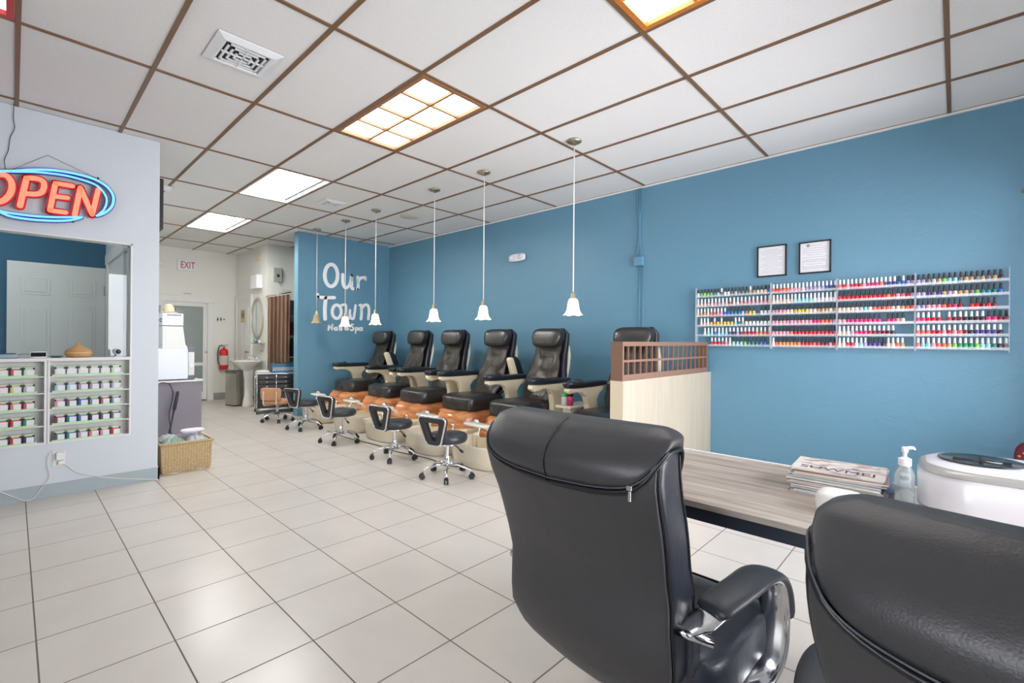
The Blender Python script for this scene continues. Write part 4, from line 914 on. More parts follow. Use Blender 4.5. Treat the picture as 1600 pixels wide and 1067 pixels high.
for k in range(4):
    for j, (cols, caps) in enumerate(ROWS[k]):
        n = len(cols); y1, y0 = PY[k]-.018, PY[k+1]+.016; assert len(caps) == n, (k, j, n, len(caps))
        cnt = 0
        slots = max(n, 17 if k else 20); 
        for i, (c, q) in enumerate(zip(cols, caps)):
            if c == '_': continue
            pitch = (y1-y0)/(slots-1); y = y1-pitch*i
            if k == 1 or (k in (2, 3) and n < slots): pass
            allb.append((y, k, 5-j, cnt, c, q)); cnt += 1
allb.sort(key=lambda a: (a[0]))
near, far = allb[:300], allb[300:]
proto = {}
capm = {'K': mat('cap_black', (40, 42, 46), .3), 'W': mat('cap_white', (232, 232, 232), .3)}
rr = random.Random(11)
for y, k, j, i, c, q in near:
    key = (c, q); xx = XW-.036+rr.uniform(-.003, .003); zz = SH0+SHD*j-.0205+.02
    lab = '%s polish, %s cap, %s from left, %s shelf of %s' % (CN[c], 'black' if q == 'K' else 'white', ORD[i], SN[5-j], RN[k])
    if key not in proto:
        o = obj('nail_polish_bottle', bbody(), mat('polish_'+CN[c].replace(' ', '_').replace('-', '_'), CK[c], .12, coat=.5), smooth=True); o.location = (xx, y+rr.uniform(-.0008, .0008), zz)
        obj('cap', bcap(), capm[q], o, smooth=True, angle=50); proto[key] = o; tag(o, lab, 'nail polish', 'nail polish bottles on the wall racks')
    else: dup(proto[key], (xx, y+rr.uniform(-.0008, .0008), zz), 0, lab)
b = B(); ml = []; 
for y, k, j, i, c, q in far:
    for nm, fn, mm in (('body', bbody, mat('polish_'+CN[c].replace(' ', '_').replace('-', '_'), CK[c], .12, coat=.5)), ('cap', bcap, capm[q])):
        if mm not in ml: ml.append(mm)
        b.mi = ml.index(mm); prof = [(.0095, 0), (.0125, .0015), (.013, .006), (.013, .033), (.011, .040), (.0055, .046)] if nm == 'body' else [(.0080, .0440), (.0068, .080), (.001, .084)]
        b.lathe(prof, c=(XW-.036, y, SH0+SHD*j-.0005), n=10)
tag(obj('nail_polish_bottles', b, ml, smooth=True, angle=50), 'nail polish bottles filling most of the leftmost wall rack', 'nail polish', None, 'stuff')

# ================================================================ PAINTED LETTERING on the board wall
M_let = mat('white_lettering', (250, 251, 252), .5)
def L(x, y): return at(450+x/6.276, 370+y/6.276, 'y', 7.598)
def ell(cx, cy, rx, ry, n=28, tilt=0): return [(cx+rx*cos(2*pi*k/n)+tilt*sin(2*pi*k/n), cy+ry*sin(2*pi*k/n)) for k in range(n)]
def stroke(b, pts, w, cyc=False, sm=True):
    P = [L(*p) for p in pts]
    if not cyc and sm and len(P) > 2: P = smoothpath(P, 5)
    b.ribbon(P, w, .012, (0, -1, 0), cyc)
t = thing('wall_lettering_sign', 'white hand-drawn Our Town Nail & Spa lettering on the blue board wall', 'sign', (4.05, 7.598, 1.9))
def letter(strokes, w):
    b = B()
    for s_ in strokes: stroke(b, s_[0], s_[2] if len(s_) > 2 else w, s_[1])
    for v in b.bm.verts: v.co -= Vector((4.05, 7.598, 1.9))
    return obj('letter', b, M_let, t)
letter([(ell(422, 378, 63, 108), True)], .060)
letter([([(535, 370), (538, 455), (560, 498), (595, 480), (615, 430), (622, 380)], False), ([(622, 380), (622, 450), (624, 500), (650, 512)], False)], .054)
letter([([(682, 395), (688, 450), (684, 508)], False), ([(650, 512), (684, 512)], False, .035), ([(686, 440), (705, 408), (735, 400), (755, 408)], False), ([(755, 398), (758, 420)], False, .05)], .052)
letter([([(290, 590), (350, 596), (452, 596)], False), ([(288, 566), (290, 596)], False, .05), ([(368, 600), (360, 700), (362, 805)], False, .062)], .056)
letter([(ell(476, 734, 44, 66), True)], .052)
letter([([(520, 672), (556, 664), (566, 690), (566, 770), (585, 806), (602, 780), (606, 720)], False), ([(606, 760), (618, 800), (640, 800), (652, 740), (660, 672)], False)], .042)
letter([([(716, 672), (720, 740), (714, 806)], False), ([(700, 670), (716, 666)], False, .04), ([(716, 712), (745, 672), (780, 672), (792, 720), (786, 806)], False)], .050)
for st in ([([(394, 914), (400, 862)], False), ([(400, 862), (428, 910)], False), ([(430, 912), (434, 858)], False)], [(ell(464, 902, 12, 13, 14), True), ([(480, 888), (483, 916)], False)], [([(505, 888), (506, 916)], False), ([(504, 872), (505, 874)], False)], [([(521, 856), (524, 916)], False)],
           [([(590, 912), (560, 880), (568, 866), (580, 874), (556, 900), (568, 914), (592, 896)], False)], [([(640, 860), (624, 856), (618, 870), (634, 886), (640, 904), (628, 918), (612, 912)], False)], [([(660, 892), (660, 945)], False), (ell(674, 903, 11, 13, 14), True)], [(ell(708, 904, 13, 13, 14), True), ([(724, 890), (727, 918)], False)]):
    letter(st, .024)

# ================================================================ OPEN SIGN
M_neon = mat('coral_letter_face', (255, 120, 96), .4, emis=(255, 122, 92), estr=.75)
M_neonb = mat('red_letter_rim', (176, 22, 40), .4, emis=(200, 30, 50), estr=.12)
M_neonc = mat('blue_tube_face', (110, 180, 250), .4, emis=(110, 180, 255), estr=.7)
M_navy = mat('navy_tube_rim', (20, 60, 140), .35)
YS = YP-.045
def Q(x, y, d=0): return at(x/5.927, 220+y/5.927, 'y', YS-d)
t = thing('open_sign', 'red and blue neon-style OPEN sign hanging on the white partition wall', 'sign', (.1, YS, 2.35))
def sgn(name, strokes, w0, w1, m0, m1):
    off = Vector((.1, YS, 2.35)); b = B(); b2 = B()
    for pts, cyc, sm in strokes:
        P = [Q(*p) for p in pts]
        if sm and not cyc: P = smoothpath(P, 6)
        b.ribbon(P, w0, .022, (0, -1, 0), cyc); P2 = [p+Vector((0, -.022, 0)) for p in P]; b2.ribbon(P2, w1, .006, (0, -1, 0), cyc)
    for q in (b, b2):
        for v in q.bm.verts: v.co -= off
    o = obj(name, b, m0, t); obj('lit_face', b2, m1, o)
def el2(cx, cy, rx, ry, sk, n=36): return [(cx+rx*cos(2*pi*k/n)-sk*sin(2*pi*k/n), cy+ry*sin(2*pi*k/n)) for k in range(n)]
sgn('letter_O', [(el2(-8, 446, 118, 128, 18), True, 0)], .058, .036, M_neonb, M_neon)
sgn('letter_P', [([(246, 352), (185, 608)], False, 0), ([(246, 352), (330, 356), (392, 378), (408, 425), (385, 480), (330, 500), (225, 494)], False, 1)], .056, .034, M_neonb, M_neon)
sgn('letter_E', [([(512, 400), (460, 650)], False, 0), ([(512, 400), (668, 424)], False, 0), ([(487, 518), (622, 534)], False, 0), ([(460, 650), (604, 668)], False, 0)], .054, .032, M_neonb, M_neon)
sgn('letter_N', [([(690, 688), (742, 440)], False, 0), ([(742, 440), (850, 688)], False, 0), ([(850, 688), (906, 460)], False, 0)], .054, .033, M_neonb, M_neon)
sgn('oval_tube', [([(-560, 350), (-420, 300), (-200, 285), (100, 288), (300, 275), (500, 280), (700, 312), (870, 362), (985, 430), (1045, 520), (1030, 615), (960, 675), (895, 698)], False, 1)], .030, .018, M_navy, M_neonc)
sgn('oval_tube', [([(110, 292), (350, 298), (600, 328), (780, 375), (890, 420), (960, 490), (985, 560), (960, 640), (900, 695)], False, 1)], .024, .014, M_navy, M_neonc)
sgn('oval_tube', [([(-560, 350), (-640, 450), (-600, 560), (-400, 630), (-100, 630), (60, 668), (300, 700), (500, 712), (680, 712), (755, 712)], False, 1)], .026, .016, M_navy, M_neonc)
sgn('oval_tube', [([(-560, 600), (-300, 660), (-60, 650), (100, 705), (300, 735), (520, 746), (660, 738), (755, 714)], False, 1)], .026, .016, M_navy, M_neonc)
off = Vector((.1, YS, 2.35)); M_chain = mat('sign_chain', (120, 120, 122), .4, .8)
b = B(); apex = at(75, 242.5, 'y', YP-.006)
for a in ((18, 265), (150, 278)):
    e = at(a[0], a[1], 'y', YS-.01); n = 26
    for i in range(n):
        p, q = apex.lerp(e, i/n), apex.lerp(e, (i+.8)/n); b.rod(p-off, q-off, .0018, 4)
obj('chain', b, M_chain, t)
p0 = at(22, 170, 'y', YP-.03); 
b = B().tube([p-off for p in smoothpath([p0+Vector((0, 0, .06)), at(21, 185, 'y', YP-.012), at(23, 200, 'y', YP-.012), at(16, 215, 'y', YP-.012), at(13, 235, 'y', YP-.012), at(7, 250, 'y', YP-.02), at(9, 268, 'y', YS)], 6)], .0022, 5)
obj('power_cord', b, M_black, t, smooth=True)
for px, py in ((10, 268), (153, 279), (114, 346)): 
    q = at(px, py, 'y', YS)-off; obj('mounting_lug', B().lathe([(.007, 0), (.007, .02)], c=(q.x, q.y, q.z-.01), n=10), M_black, t)

# ================================================================ JARS in the niches
M_jar = mat('jar_glass', (226, 232, 234), .1, alpha=.92); M_lid = mat('jar_lid', (198, 216, 184), .2, coat=.4); M_lab = mat('jar_label', (232, 230, 236), .4); M_clip = mat('jar_clip', (44, 50, 48), .4); M_rail = mat('green_shelf_rail', (186, 226, 178), .3)
JC = dict(white=(236, 236, 236), pale_green=(196, 226, 200), pale_blue=(176, 206, 224), mauve=(176, 156, 176), lavender=(196, 186, 216), pink=(226, 160, 180), smoky=(120, 120, 124), blue=(70, 120, 190), grey_blue=(130, 150, 176), rose=(196, 96, 110), maroon=(150, 60, 84), teal=(60, 130, 150), navy=(60, 66, 110), slate=(96, 108, 130), red=(206, 70, 80), yellow=(226, 216, 150), magenta=(190, 70, 130), salmon=(222, 140, 130), green=(70, 150, 110))
def make_jar(cn, loc, lab):
    t = thing('powder_jar', lab, 'jar', loc, 0, 'jars of nail powder in the wall niches')
    obj('glass', B().loft([rrect(r, r, .012, z, 2) for r, z in ((.028, 0), (.0315, .003), (.0315, .052), (.029, .058))]), mat('powder_'+cn, JC[cn], .25, coat=.6, var=.15, vscale=60), t)
    obj('label', B().box(-.012, .029, -.0325, -.0312, .006, .050), M_lab, t)
    obj('lid', B().loft([rrect(r, r, .012, z, 2) for r, z in ((.031, .058), (.033, .060), (.033, .070), (.027, .075))]), M_lid, t)
    for s_ in (1, -1): obj('lid_clip', B().box(s_*.027-.006, s_*.027+.006, -.035, -.030, .052, .066), M_clip, t)
    return t
JR = [['white', 'white', 'white', 'white', 'white', 'pale_green'], ['pale_blue', 'pale_blue', 'mauve', 'mauve', 'lavender', 'lavender'], ['pink', 'smoky', 'blue', 'grey_blue', 'rose', 'grey_blue'], ['maroon', 'teal', 'blue', 'navy', 'slate', 'smoky'], ['slate', 'teal', 'mauve', 'salmon', 'pink', 'red']]
JL = [['pink', 'rose', 'pale_green'], ['magenta', 'yellow', 'lavender'], ['rose', 'salmon', 'rose'], ['red', 'red', 'green'], ['slate', 'red', 'navy']]
jp = {}
def place_jar(cn, loc, lab):
    if cn in jp: dup(jp[cn], loc, 0, lab)
    else: jp[cn] = make_jar(cn, loc, lab)
RW = ['top', 'second', 'middle', 'fourth', 'bottom']
for r in range(5):
    z = .4375+(4-r)*.1275+.0002 if r < 4 else .4335
    for c in range(6): place_jar(JR[r][c], (.262+c*.0690, YP+.034, z), 'jar of %s powder, %s from left on the %s shelf of the right niche' % (JR[r][c].replace('_', ' '), ORD[c], RW[r]))
    for c in range(3): place_jar(JL[r][c], (.088-(2-c)*.0700, YP+.034, z), 'jar of %s powder, %s from right on the %s shelf of the left niche' % (JL[r][c].replace('_', ' '), ORD[2-c], RW[r]))
    for x0, x1, nm in ((.216, .655, 'right'), (-.12, .135, 'left')):
        tag(obj('shelf_rail', B().box(x0, x1, YP-.0075, YP-.0045, z-.006, z+.010), M_rail), 'pale green acrylic rail along the %s shelf of the %s niche' % (RW[r], nm), 'rail', 'green shelf rails in the niches')

# ================================================================ THINGS ON THE SILL
SZ_ = 1.0862
p = at(123, 555, 'y', YP+.045)
t = thing('aroma_diffuser', 'onion-shaped wood-grain aroma diffuser on the partition sill', 'diffuser', (p.x, YP+.045, SZ_))
obj('body', B().lathe([(.05, 0), (.07, .006), (.085, .022), (.088, .04), (.078, .062), (.05, .078), (.028, .088), (.018, .100), (.014, .118), (.008, .120)], n=36, M=Matrix.Diagonal((1, .8, 1, 1))), wood('diffuser_wood', (186, 136, 84), (222, 182, 126), (3, 3, 16), .4), t, smooth=True)
obj('seam_band', B().lathe([(.0885, .038), (.0892, .040), (.0885, .042)], n=36, M=Matrix.Diagonal((1, .8, 1, 1)), caps=False), mat('pale_band', (226, 200, 156), .4), t, smooth=True)
x = at(60, 555, 'y', YP+.04).x
t = thing('digital_clock', 'small white digital clock with a black screen on the sill, left of the diffuser', 'clock', (x, YP+.04, SZ_))
obj('case', B().pillow((0, 0, .026), (.098, .05, .052), .35, .35), M_wp, t, smooth=True); obj('screen', B().box(-.042, .042, -.0268, -.024, .012, .044), mat('clock_screen', (14, 18, 22), .1), t, bevel=.002)
x = at(88, 555, 'y', YP+.03).x
tag(obj('small_dish', B().lathe([(.02, SZ_), (.025, SZ_+.001), (.042, SZ_+.014), (.044, SZ_+.016), (.04, SZ_+.015), (.001, SZ_+.006)], c=(x, YP+.045, 0), n=28), mat('grey_dish', (104, 112, 120), .4), smooth=True), 'small dark grey dish on the sill between clock and diffuser', 'dish')
x = at(6, 555, 'y', YP+.045).x
t = thing('storage_tray', 'grey-blue tray with a dark green lid at the left end of the sill', 'tray', (x, YP+.045, SZ_))
obj('tray', B().pillow((-.02, 0, .017), (.20, .08, .034), .35, .35), mat('grey_blue_tray', (150, 168, 180), .4), t, smooth=True); obj('lid', B().pillow((-.02, 0, .036), (.17, .07, .008), .5, .4), mat('dark_green_lid', (44, 84, 80), .4), t, smooth=True)
x = at(184, 555, 'y', YP+.045).x
t = thing('security_camera', 'small white round camera with a dark lens at the right end of the sill', 'camera', (x, YP+.035, SZ_))
obj('base', B().lathe([(.026, 0), (.027, .006), (.012, .012), (.008, .022)], n=24), M_wp, t, smooth=True)
obj('head', B().lathe([(.016, -.018), (.024, -.014), (.024, .014), (.020, .018)], n=24, M=Matrix.Translation((0, 0, .044)) @ Matrix.Rotation(pi/2, 4, 'X')), M_wp, t, smooth=True)
obj('lens', B().lathe([(.019, 0), (.018, .003), (.001, .003)], n=24, M=Matrix.Translation((0, -.0175, .044)) @ Matrix.Rotation(pi/2, 4, 'X')), mat('lens_navy', (24, 40, 70), .1), t, smooth=True)
o = obj('clock_cable', B().tube(smoothpath([at(28, 554, 'y', YP+.05), at(38, 553, 'y', YP+.05), at(49, 554, 'y', YP+.05)], 4), .002, 5), M_black, smooth=True)
for v in o.data.vertices: v.co.z = max(v.co.z, SZ_+.003)
tag(o, 'thin dark cable lying on the sill behind the clock', 'cable')
# outlet with adapters and white cords
p = at(92, 716, 'y', YP)
t = thing('wall_outlet', 'white outlet with two plugged-in adapters below the jar niches', 'outlet', (p.x, YP, p.z))
obj('cover_plate', B().box(-.038, .038, -.006, 0, -.06, .06), M_trimw, t, bevel=.002)
obj('adapter', B().box(-.018, .030, -.045, -.006, -.008, .052), M_wp, t, bevel=.006); obj('plug', B().pillow((.012, -.02, -.03), (.04, .03, .028), .5, .5), M_wp, t, smooth=True)
pts = [(96, 722), (105, 727), (120, 737), (140, 742), (165, 746), (200, 748), (248, 749)]
P_ = [at(a, c, 'y', YP-.02) for a, c in pts]
obj('cord', B().tube([q-Vector((p.x, YP, p.z)) for q in smoothpath(P_, 5)], .003, 6), M_cord, t, smooth=True)
pts = [(90, 703), (80, 706), (74, 722), (78, 745), (66, 760), (52, 778), (38, 782), (20, 776), (0, 768), (-14, 760)]
P_ = [at(a, c, 'y', YP-.018) for a, c in pts]
obj('cord', B().tube([q-Vector((p.x, YP, p.z)) for q in smoothpath(P_, 5)], .003, 6), M_cord, t, smooth=True)
# ================================================================ BACK OF THE SHOP
YD = 6.72
M_purple = mat('purple_grey_laminate', (128, 122, 132), .5)
M_wbox = mat('white_appliance', (226, 230, 240), .3)
M_wbox2 = mat('soft_white_plastic', (226, 226, 222), .4)
# stand with the appliances
t = thing('reception_stand', 'purple-grey stand with a white top just behind the partition end', 'stand', (1.30, YD+.3, 0))
obj('body', B().box(-.36, .345, -.28, .28, 0, .715), M_purple, t, bevel=.003); obj('top', B().box(-.375, .36, -.30, .30, .715, .735), M_trimw, t, bevel=.004)
zt = .7352
t = thing('towel_warmer', 'large white towel warmer cabinet with grey corners on the purple-grey stand', 'appliance', (1.27, YD+.27, zt))
obj('cabinet', B().box(-.28, .235, -.24, .24, .012, .385), M_wbox, t, bevel=.012); obj('side_trim', B().box(.236, .30, -.235, .24, .012, .38), M_wbox2, t, bevel=.006)
M_gc = mat('grey_corner', (96, 102, 118), .4)
for sz in (.012, .345):
    for sx in (.235,): obj('corner_guard', B().box(sx, sx+.07, -.245, -.20, sz-.002, sz+.045), M_gc, t, bevel=.004)
obj('foot', B().box(.15, .20, -.2, .2, 0, .012), M_black, t); obj('foot', B().box(-.25, -.2, -.2, .2, 0, .012), M_black, t)
obj('latch', B().box(.245, .285, -.245, -.235, .15, .20), M_wp, t, bevel=.003)
z1 = zt+.386
t = thing('printer', 'tapered white printer standing on the towel warmer', 'printer', (1.37, YD+.25, z1))
obj('body', B().prism([(-.125, 0), (.135, 0), (.13, .025), (.115, .035), (.085, .27), (-.125, .27)], 'y', -.18, .18), M_wbox2, t, bevel=.005)
obj('tray_slot', B().prism([(.122, .05), (.132, .045), (.10, .26), (.092, .26)], 'y', -.15, .15), M_gc, t)
t = thing('card_printer', 'small white box printer with a dark slot on top of the tapered printer', 'printer', (1.355, YD+.24, z1+.2705))
obj('body', B().box(-.108, .108, -.15, .15, .008, .155), M_wbox, t, bevel=.006); obj('slot', B().box(-.062, .085, -.156, -.148, .128, .14), M_gc, t)
obj('base_gap', B().box(-.10, .10, -.14, .14, 0, .008), M_black, t)
obj('rear_socket', B().rod((-.106, -.1, .085), (-.118, -.1, .085), .008, 8), M_black, t); obj('rear_socket', B().rod((-.106, -.1, .055), (-.118, -.1, .055), .008, 8), M_black, t)
t = thing('cream_dispenser', 'small cream dispenser with a black nozzle on top of the white printers', 'dispenser', (1.335, YD+.22, z1+.4262))
obj('body', B().lathe([(.085, 0), (.10, .004), (.105, .012), (.06, .024), (.058, .03), (.064, .05), (.05, .09), (.03, .112), (.012, .118)], n=24, M=Matrix.Diagonal((1, .8, 1, 1))), M_cream, t, smooth=True, angle=50)
obj('nozzle', B().box(.045, .07, -.02, .02, .045, .065), M_black, t, bevel=.003); obj('side_bracket', B().box(-.11, -.085, -.02, .02, .01, .10), mat('olive_bracket', (120, 118, 100), .5), t)
o = obj('power_cable', B().tube(smoothpath([(1.235, YD+.13, z1+.35), (1.20, YD+.0, z1+.34), (1.165, YD-.04, z1+.22), (1.155, YD-.045, z1), (1.15, YD-.045, z1-.25), (1.165, YD-.04, .55), (1.17, YD-.04, .42), (1.15, YD-.04, .30)], 6), .005, 6), M_black, smooth=True)
tag(o, 'black cable hanging from the small printer down the left of the stand', 'cable')
o = obj('power_cable', B().tube(smoothpath([(1.21, YD-.04, .72), (1.26, YD-.045, .718), (1.31, YD-.04, .68), (1.335, YD-.035, .55), (1.30, YD-.03, .35), (1.31, YD-.03, .2), (1.33, YD-.03, .05)], 6), .005, 6), M_black, smooth=True)
tag(o, 'black cable curving over the front of the purple-grey stand behind the long handle', 'cable')
# long handled tool leaning from the basket
T_ = at(278, 612, 'y', 6.66); A_ = at(262, 688, 'y', 6.36); a_ = A_ + (A_-T_)*(A_.z/(T_.z-A_.z)); b_ = T_
t = thing('long_handled_tool', 'dark navy long-handled tool leaning on the front of the purple-grey stand', 'tool', (a_.x, a_.y, .001))
d_ = b_-a_; obj('shaft', B().rod((0, 0, .002), d_*.7, .010, 10), mat('navy_tool', (34, 40, 58), .4), t, smooth=True); obj('grip', B().tube([d_*.66, d_*.69, d_*.97, d_], [.011, .019, .017, .012], 10), mat('navy_tool', (34, 40, 58), .4), t, smooth=True)
# wicker basket
def wicker():
    M = bpy.data.materials.new('wicker'); M.use_nodes = True; nt = M.node_tree; N = nt.nodes; L_ = nt.links; b = N['Principled BSDF']
    tc = N.new('ShaderNodeTexCoord'); w1 = N.new('ShaderNodeTexWave'); w1.bands_direction = 'Z'; w1.inputs['Scale'].default_value = 26; w1.inputs['Distortion'].default_value = 2.2; w1.inputs['Detail'].default_value = 2; w1.inputs['Detail Scale'].default_value = 6
    w2 = N.new('ShaderNodeTexWave'); w2.bands_direction = 'X'; w2.inputs['Scale'].default_value = 14; w2.inputs['Distortion'].default_value = .6
    for w in (w1, w2): L_.new(tc.outputs['Object'], w.inputs['Vector'])
    mu = N.new('ShaderNodeMath'); mu.operation = 'MULTIPLY'; L_.new(w1.outputs['Fac'], mu.inputs[0])
    mr = N.new('ShaderNodeMapRange'); mr.inputs['To Min'].default_value = .55; L_.new(w2.outputs['Fac'], mr.inputs['Value']); L_.new(mr.outputs[0], mu.inputs[1])
    cr = N.new('ShaderNodeValToRGB'); e = cr.color_ramp.elements; e[0].color = lin(140, 108, 68); e[0].position = .05; e[1].color = lin(232, 208, 160); e[1].position = .6
    L_.new(mu.outputs[0], cr.inputs[0]); L_.new(cr.outputs[0], b.inputs['Base Color']); b.inputs['Roughness'].default_value = .6
    bp = N.new('ShaderNodeBump'); bp.inputs['Strength'].default_value = .8; bp.inputs['Distance'].default_value = .006; L_.new(mu.outputs[0], bp.inputs['Height']); L_.new(bp.outputs[0], b.inputs['Normal']); return M
M_wick = wicker()
t = thing('wicker_basket', 'natural wicker basket full of packets on the floor at the partition corner', 'basket', (1.155, 5.36, 0), 0)
b = B(); rg = [[Vector((x*k, y*k2, z)) for x, y in ((-.215, -.20), (.20, -.20), (.20, .20), (-.215, .20))] for k, k2, z in ((.93, .95, 0), (.97, .98, .06), (1., 1., .27), (.94, .94, .27), (.92, .92, .03))]
b.loft(rg); obj('basket_body', b, M_wick, t, bevel=.012)
rim = [(-.218, -.203, .272), (.203, -.203, .272), (.203, .203, .272), (-.218, .203, .272)]
rp = []
for i in range(4):
    a_, c_ = Vector(rim[i]), Vector(rim[(i+1) % 4])
    rp += [a_.lerp(c_, k/12) for k in range(12)]
obj('rim', B().tube(rp, .012, 8, closed=True), M_wick, t, smooth=True)
for s_ in (-.11, .11): obj('foot', B().box(s_-.03, s_+.03, -.19, .19, -.0, .008), M_trimw, t)
rn = random.Random(4)
for i, (x, y, sx, sy, col, nm) in enumerate(((-.10, -.09, .14, .13, (188, 214, 200), 'pale green'), (.09, -.09, .14, .13, (226, 228, 232), 'white'), (.09, .09, .14, .13, (206, 206, 222), 'lavender'), (-.10, .09, .14, .13, (218, 222, 224), 'grey-white'))):
    def crk(u, v, sx=sx, sy=sy, sd=i): 
        q = Vector(((u-.5)*sx*2*.62, (v-.5)*sy*2*.62, 0)); r = max(abs(u-.5), abs(v-.5))*2
        q.z = .05*(1-r**3)+.022*mnoise.noise(Vector((u*5+sd, v*5, sd))); return q
    bb_ = B(); bb_.grid(crk, 14, 14); bmesh.ops.solidify(bb_.bm, geom=bb_.bm.faces[:], thickness=.004)
    o = obj('plastic_packet', bb_, mat('packet_'+nm.replace(' ', '_').replace('-', '_'), col, .2, coat=.5), smooth=False); o.location = (1.155+x, 5.36+y, (.262)); o.rotation_euler = (rn.uniform(-.06, .06), rn.uniform(-.06, .06), rn.uniform(-.1, .1))
    tag(o, '%s plastic packet on top of the pile in the wicker basket' % nm, 'packet')
b_ = at(262, 672, 'y', 5.4); 
tag(obj('white_cloth', B().pillow((1.23, 5.34, .352), (.20, .12, .035), .6, .6), mat('white_cloth', (230, 226, 232), .7), smooth=True), 'folded white cloth lying on the packets in the basket', 'cloth')
# TV on the partition side, seen edge-on
t = thing('television', 'thin black television mounted high beside the partition, seen edge-on', 'television', (.905, 5.62, 2.53))
obj('bracket', B().box(-.005, .055, -.08, .08, -.08, .08), M_black, t); obj('panel', B().box(.058, .098, -.16, .36, -.24, .245), M_black, t, bevel=.006)
obj('screen', B().box(.0985, .1, -.145, .345, -.225, .23), mat('tv_screen', (60, 66, 72), .1), t)
# exit sign
t = thing('exit_sign', 'white EXIT sign with red letters high on the rear wall', 'sign', (2.35, YB, 2.655))
obj('box', B().box(-.155, .155, -.05, 0, -.10, .10), M_wp, t, bevel=.004)
textobj('letters', 'EXIT', Vector((.012, -.052, -.002)), R_FRONT, .19, mat('exit_red', (178, 30, 52), .4), t, .002, sx=.62)
p = at(292, 458.5, 'y', YB)
t = thing('door_notice', 'narrow white notice with small dark writing above the rear door', 'sign', (p.x, YB, p.z))
obj('strip', B().box(-.115, .115, -.004, 0, -.022, .022), M_trimw, t)
textobj('notice_text', 'EXITING', Vector((.01, -.006, -.002)), R_FRONT, .032, M_black, t, .0005)
# vent louvre on rear wall, partially hidden
p = at(254, 412, 'y', YB); b = B()
for k in range(4): b.box(p.x-.07, p.x+.06, YB-.010, YB, p.z-.06+k*.035, p.z-.04+k*.035)
tag(obj('wall_grille', b, M_warm, bevel=.002), 'small off-white slatted grille on the rear wall left of the EXIT sign', 'grille')
# restroom arrows sign
p = at(346, 499, 'y', YB)
t = thing('restroom_sign', 'small white restroom sign with two figures and an arrow, right of the rear door', 'sign', (p.x, YB, p.z))
obj('plate', B().box(-.095, .075, -.005, 0, -.06, .06), M_trimw, t)
def figure(b, x, skirt, k=1):
    b.prism([(x+.009*k*cos(a), .033*k+.009*k*sin(a)) for a in [2*pi*i/12 for i in range(12)]], 'y', -.007, -.005)
    if skirt: b.prism([(x-.006*k, .022*k), (x+.006*k, .022*k), (x+.018*k, -.012*k), (x-.018*k, -.012*k)], 'y', -.007, -.005)
    else: b.prism([(x-.014*k, .022*k), (x+.014*k, .022*k), (x+.012*k, -.008*k), (x-.012*k, -.008*k)], 'y', -.007, -.005)
    for s_ in (-1, 1): b.prism([(x+s_*.006*k-.004*k, -.008*k), (x+s_*.006*k+.004*k, -.008*k), (x+s_*.006*k+.003*k, -.04*k), (x+s_*.006*k-.003*k, -.04*k)], 'y', -.007, -.005)
b = B(); figure(b, -.068, True); obj('figure', b, M_black, t); b = B(); figure(b, -.012, False); obj('figure', b, M_black, t)
obj('arrow', B().prism([(.025, .006), (.045, .006), (.045, .018), (.066, 0), (.045, -.018), (.045, -.006), (.025, -.006)], 'y', -.007, -.005), M_black, t)
# restroom door plaque (on the side wall)
p = at(379.5, 494, 'x', 3.2)
t = thing('restroom_plaque', 'tan restroom plaque with two dark figures on the side door', 'sign', (3.207, p.y, p.z))
obj('plate', B().box(-.008, 0, -.12, .12, -.13, .13), mat('tan_plaque', (206, 186, 140), .4), t)
b = B(); Mx = Matrix.Translation((-.0085, 0, .03)) @ Matrix.Rotation(-pi/2, 4, 'Z')
for x, sk in ((-.045, 1), (.045, 0)):
    b2 = B(); figure(b2, x, sk, 2.0)
    for v in b2.bm.verts: v.co = Vector((-.009+(v.co.y+.006), -v.co.x, v.co.z+.03))
    obj('figure', b2, M_black, t)
# fire extinguisher
p = at(350, 560, 'y', YB-.1)
t = thing('fire_extinguisher', 'red fire extinguisher hanging on the rear wall between glass door and sink', 'fire extinguisher', (p.x, YB-.09, p.z))
M_fr = mat('extinguisher_red', (206, 20, 24), .25, coat=.5)
obj('cylinder', B().lathe([(.05, -.225), (.078, -.215), (.08, -.20), (.08, .13), (.07, .17), (.04, .195), (.022, .205), (.02, .225)], n=28), M_fr, t, smooth=True)
obj('label', B().lathe([(.0806, -.13), (.0806, .06)], n=28, caps=False), mat('extinguisher_label', (214, 200, 190), .4), t, smooth=True)
obj('valve', B().box(-.016, .016, -.016, .016, .222, .255).prism([(-.02, .25), (.08, .275), (.08, .283), (-.02, .268)], 'y', -.01, .01).prism([(-.02, .235), (.07, .240), (.07, .246), (-.02, .246)], 'y', -.01, .01), M_chrome, t, bevel=.002)
obj('hose', B().tube(smoothpath([(-.01, 0, .25), (-.06, -.01, .265), (-.10, -.01, .20), (-.115, -.01, .05), (-.10, -.01, -.08), (-.085, -.01, -.12)], 5), .010, 8), M_black, t, smooth=True)
obj('bracket', B().box(-.03, .03, .075, .0895, -.1, .2), M_chrome, t)
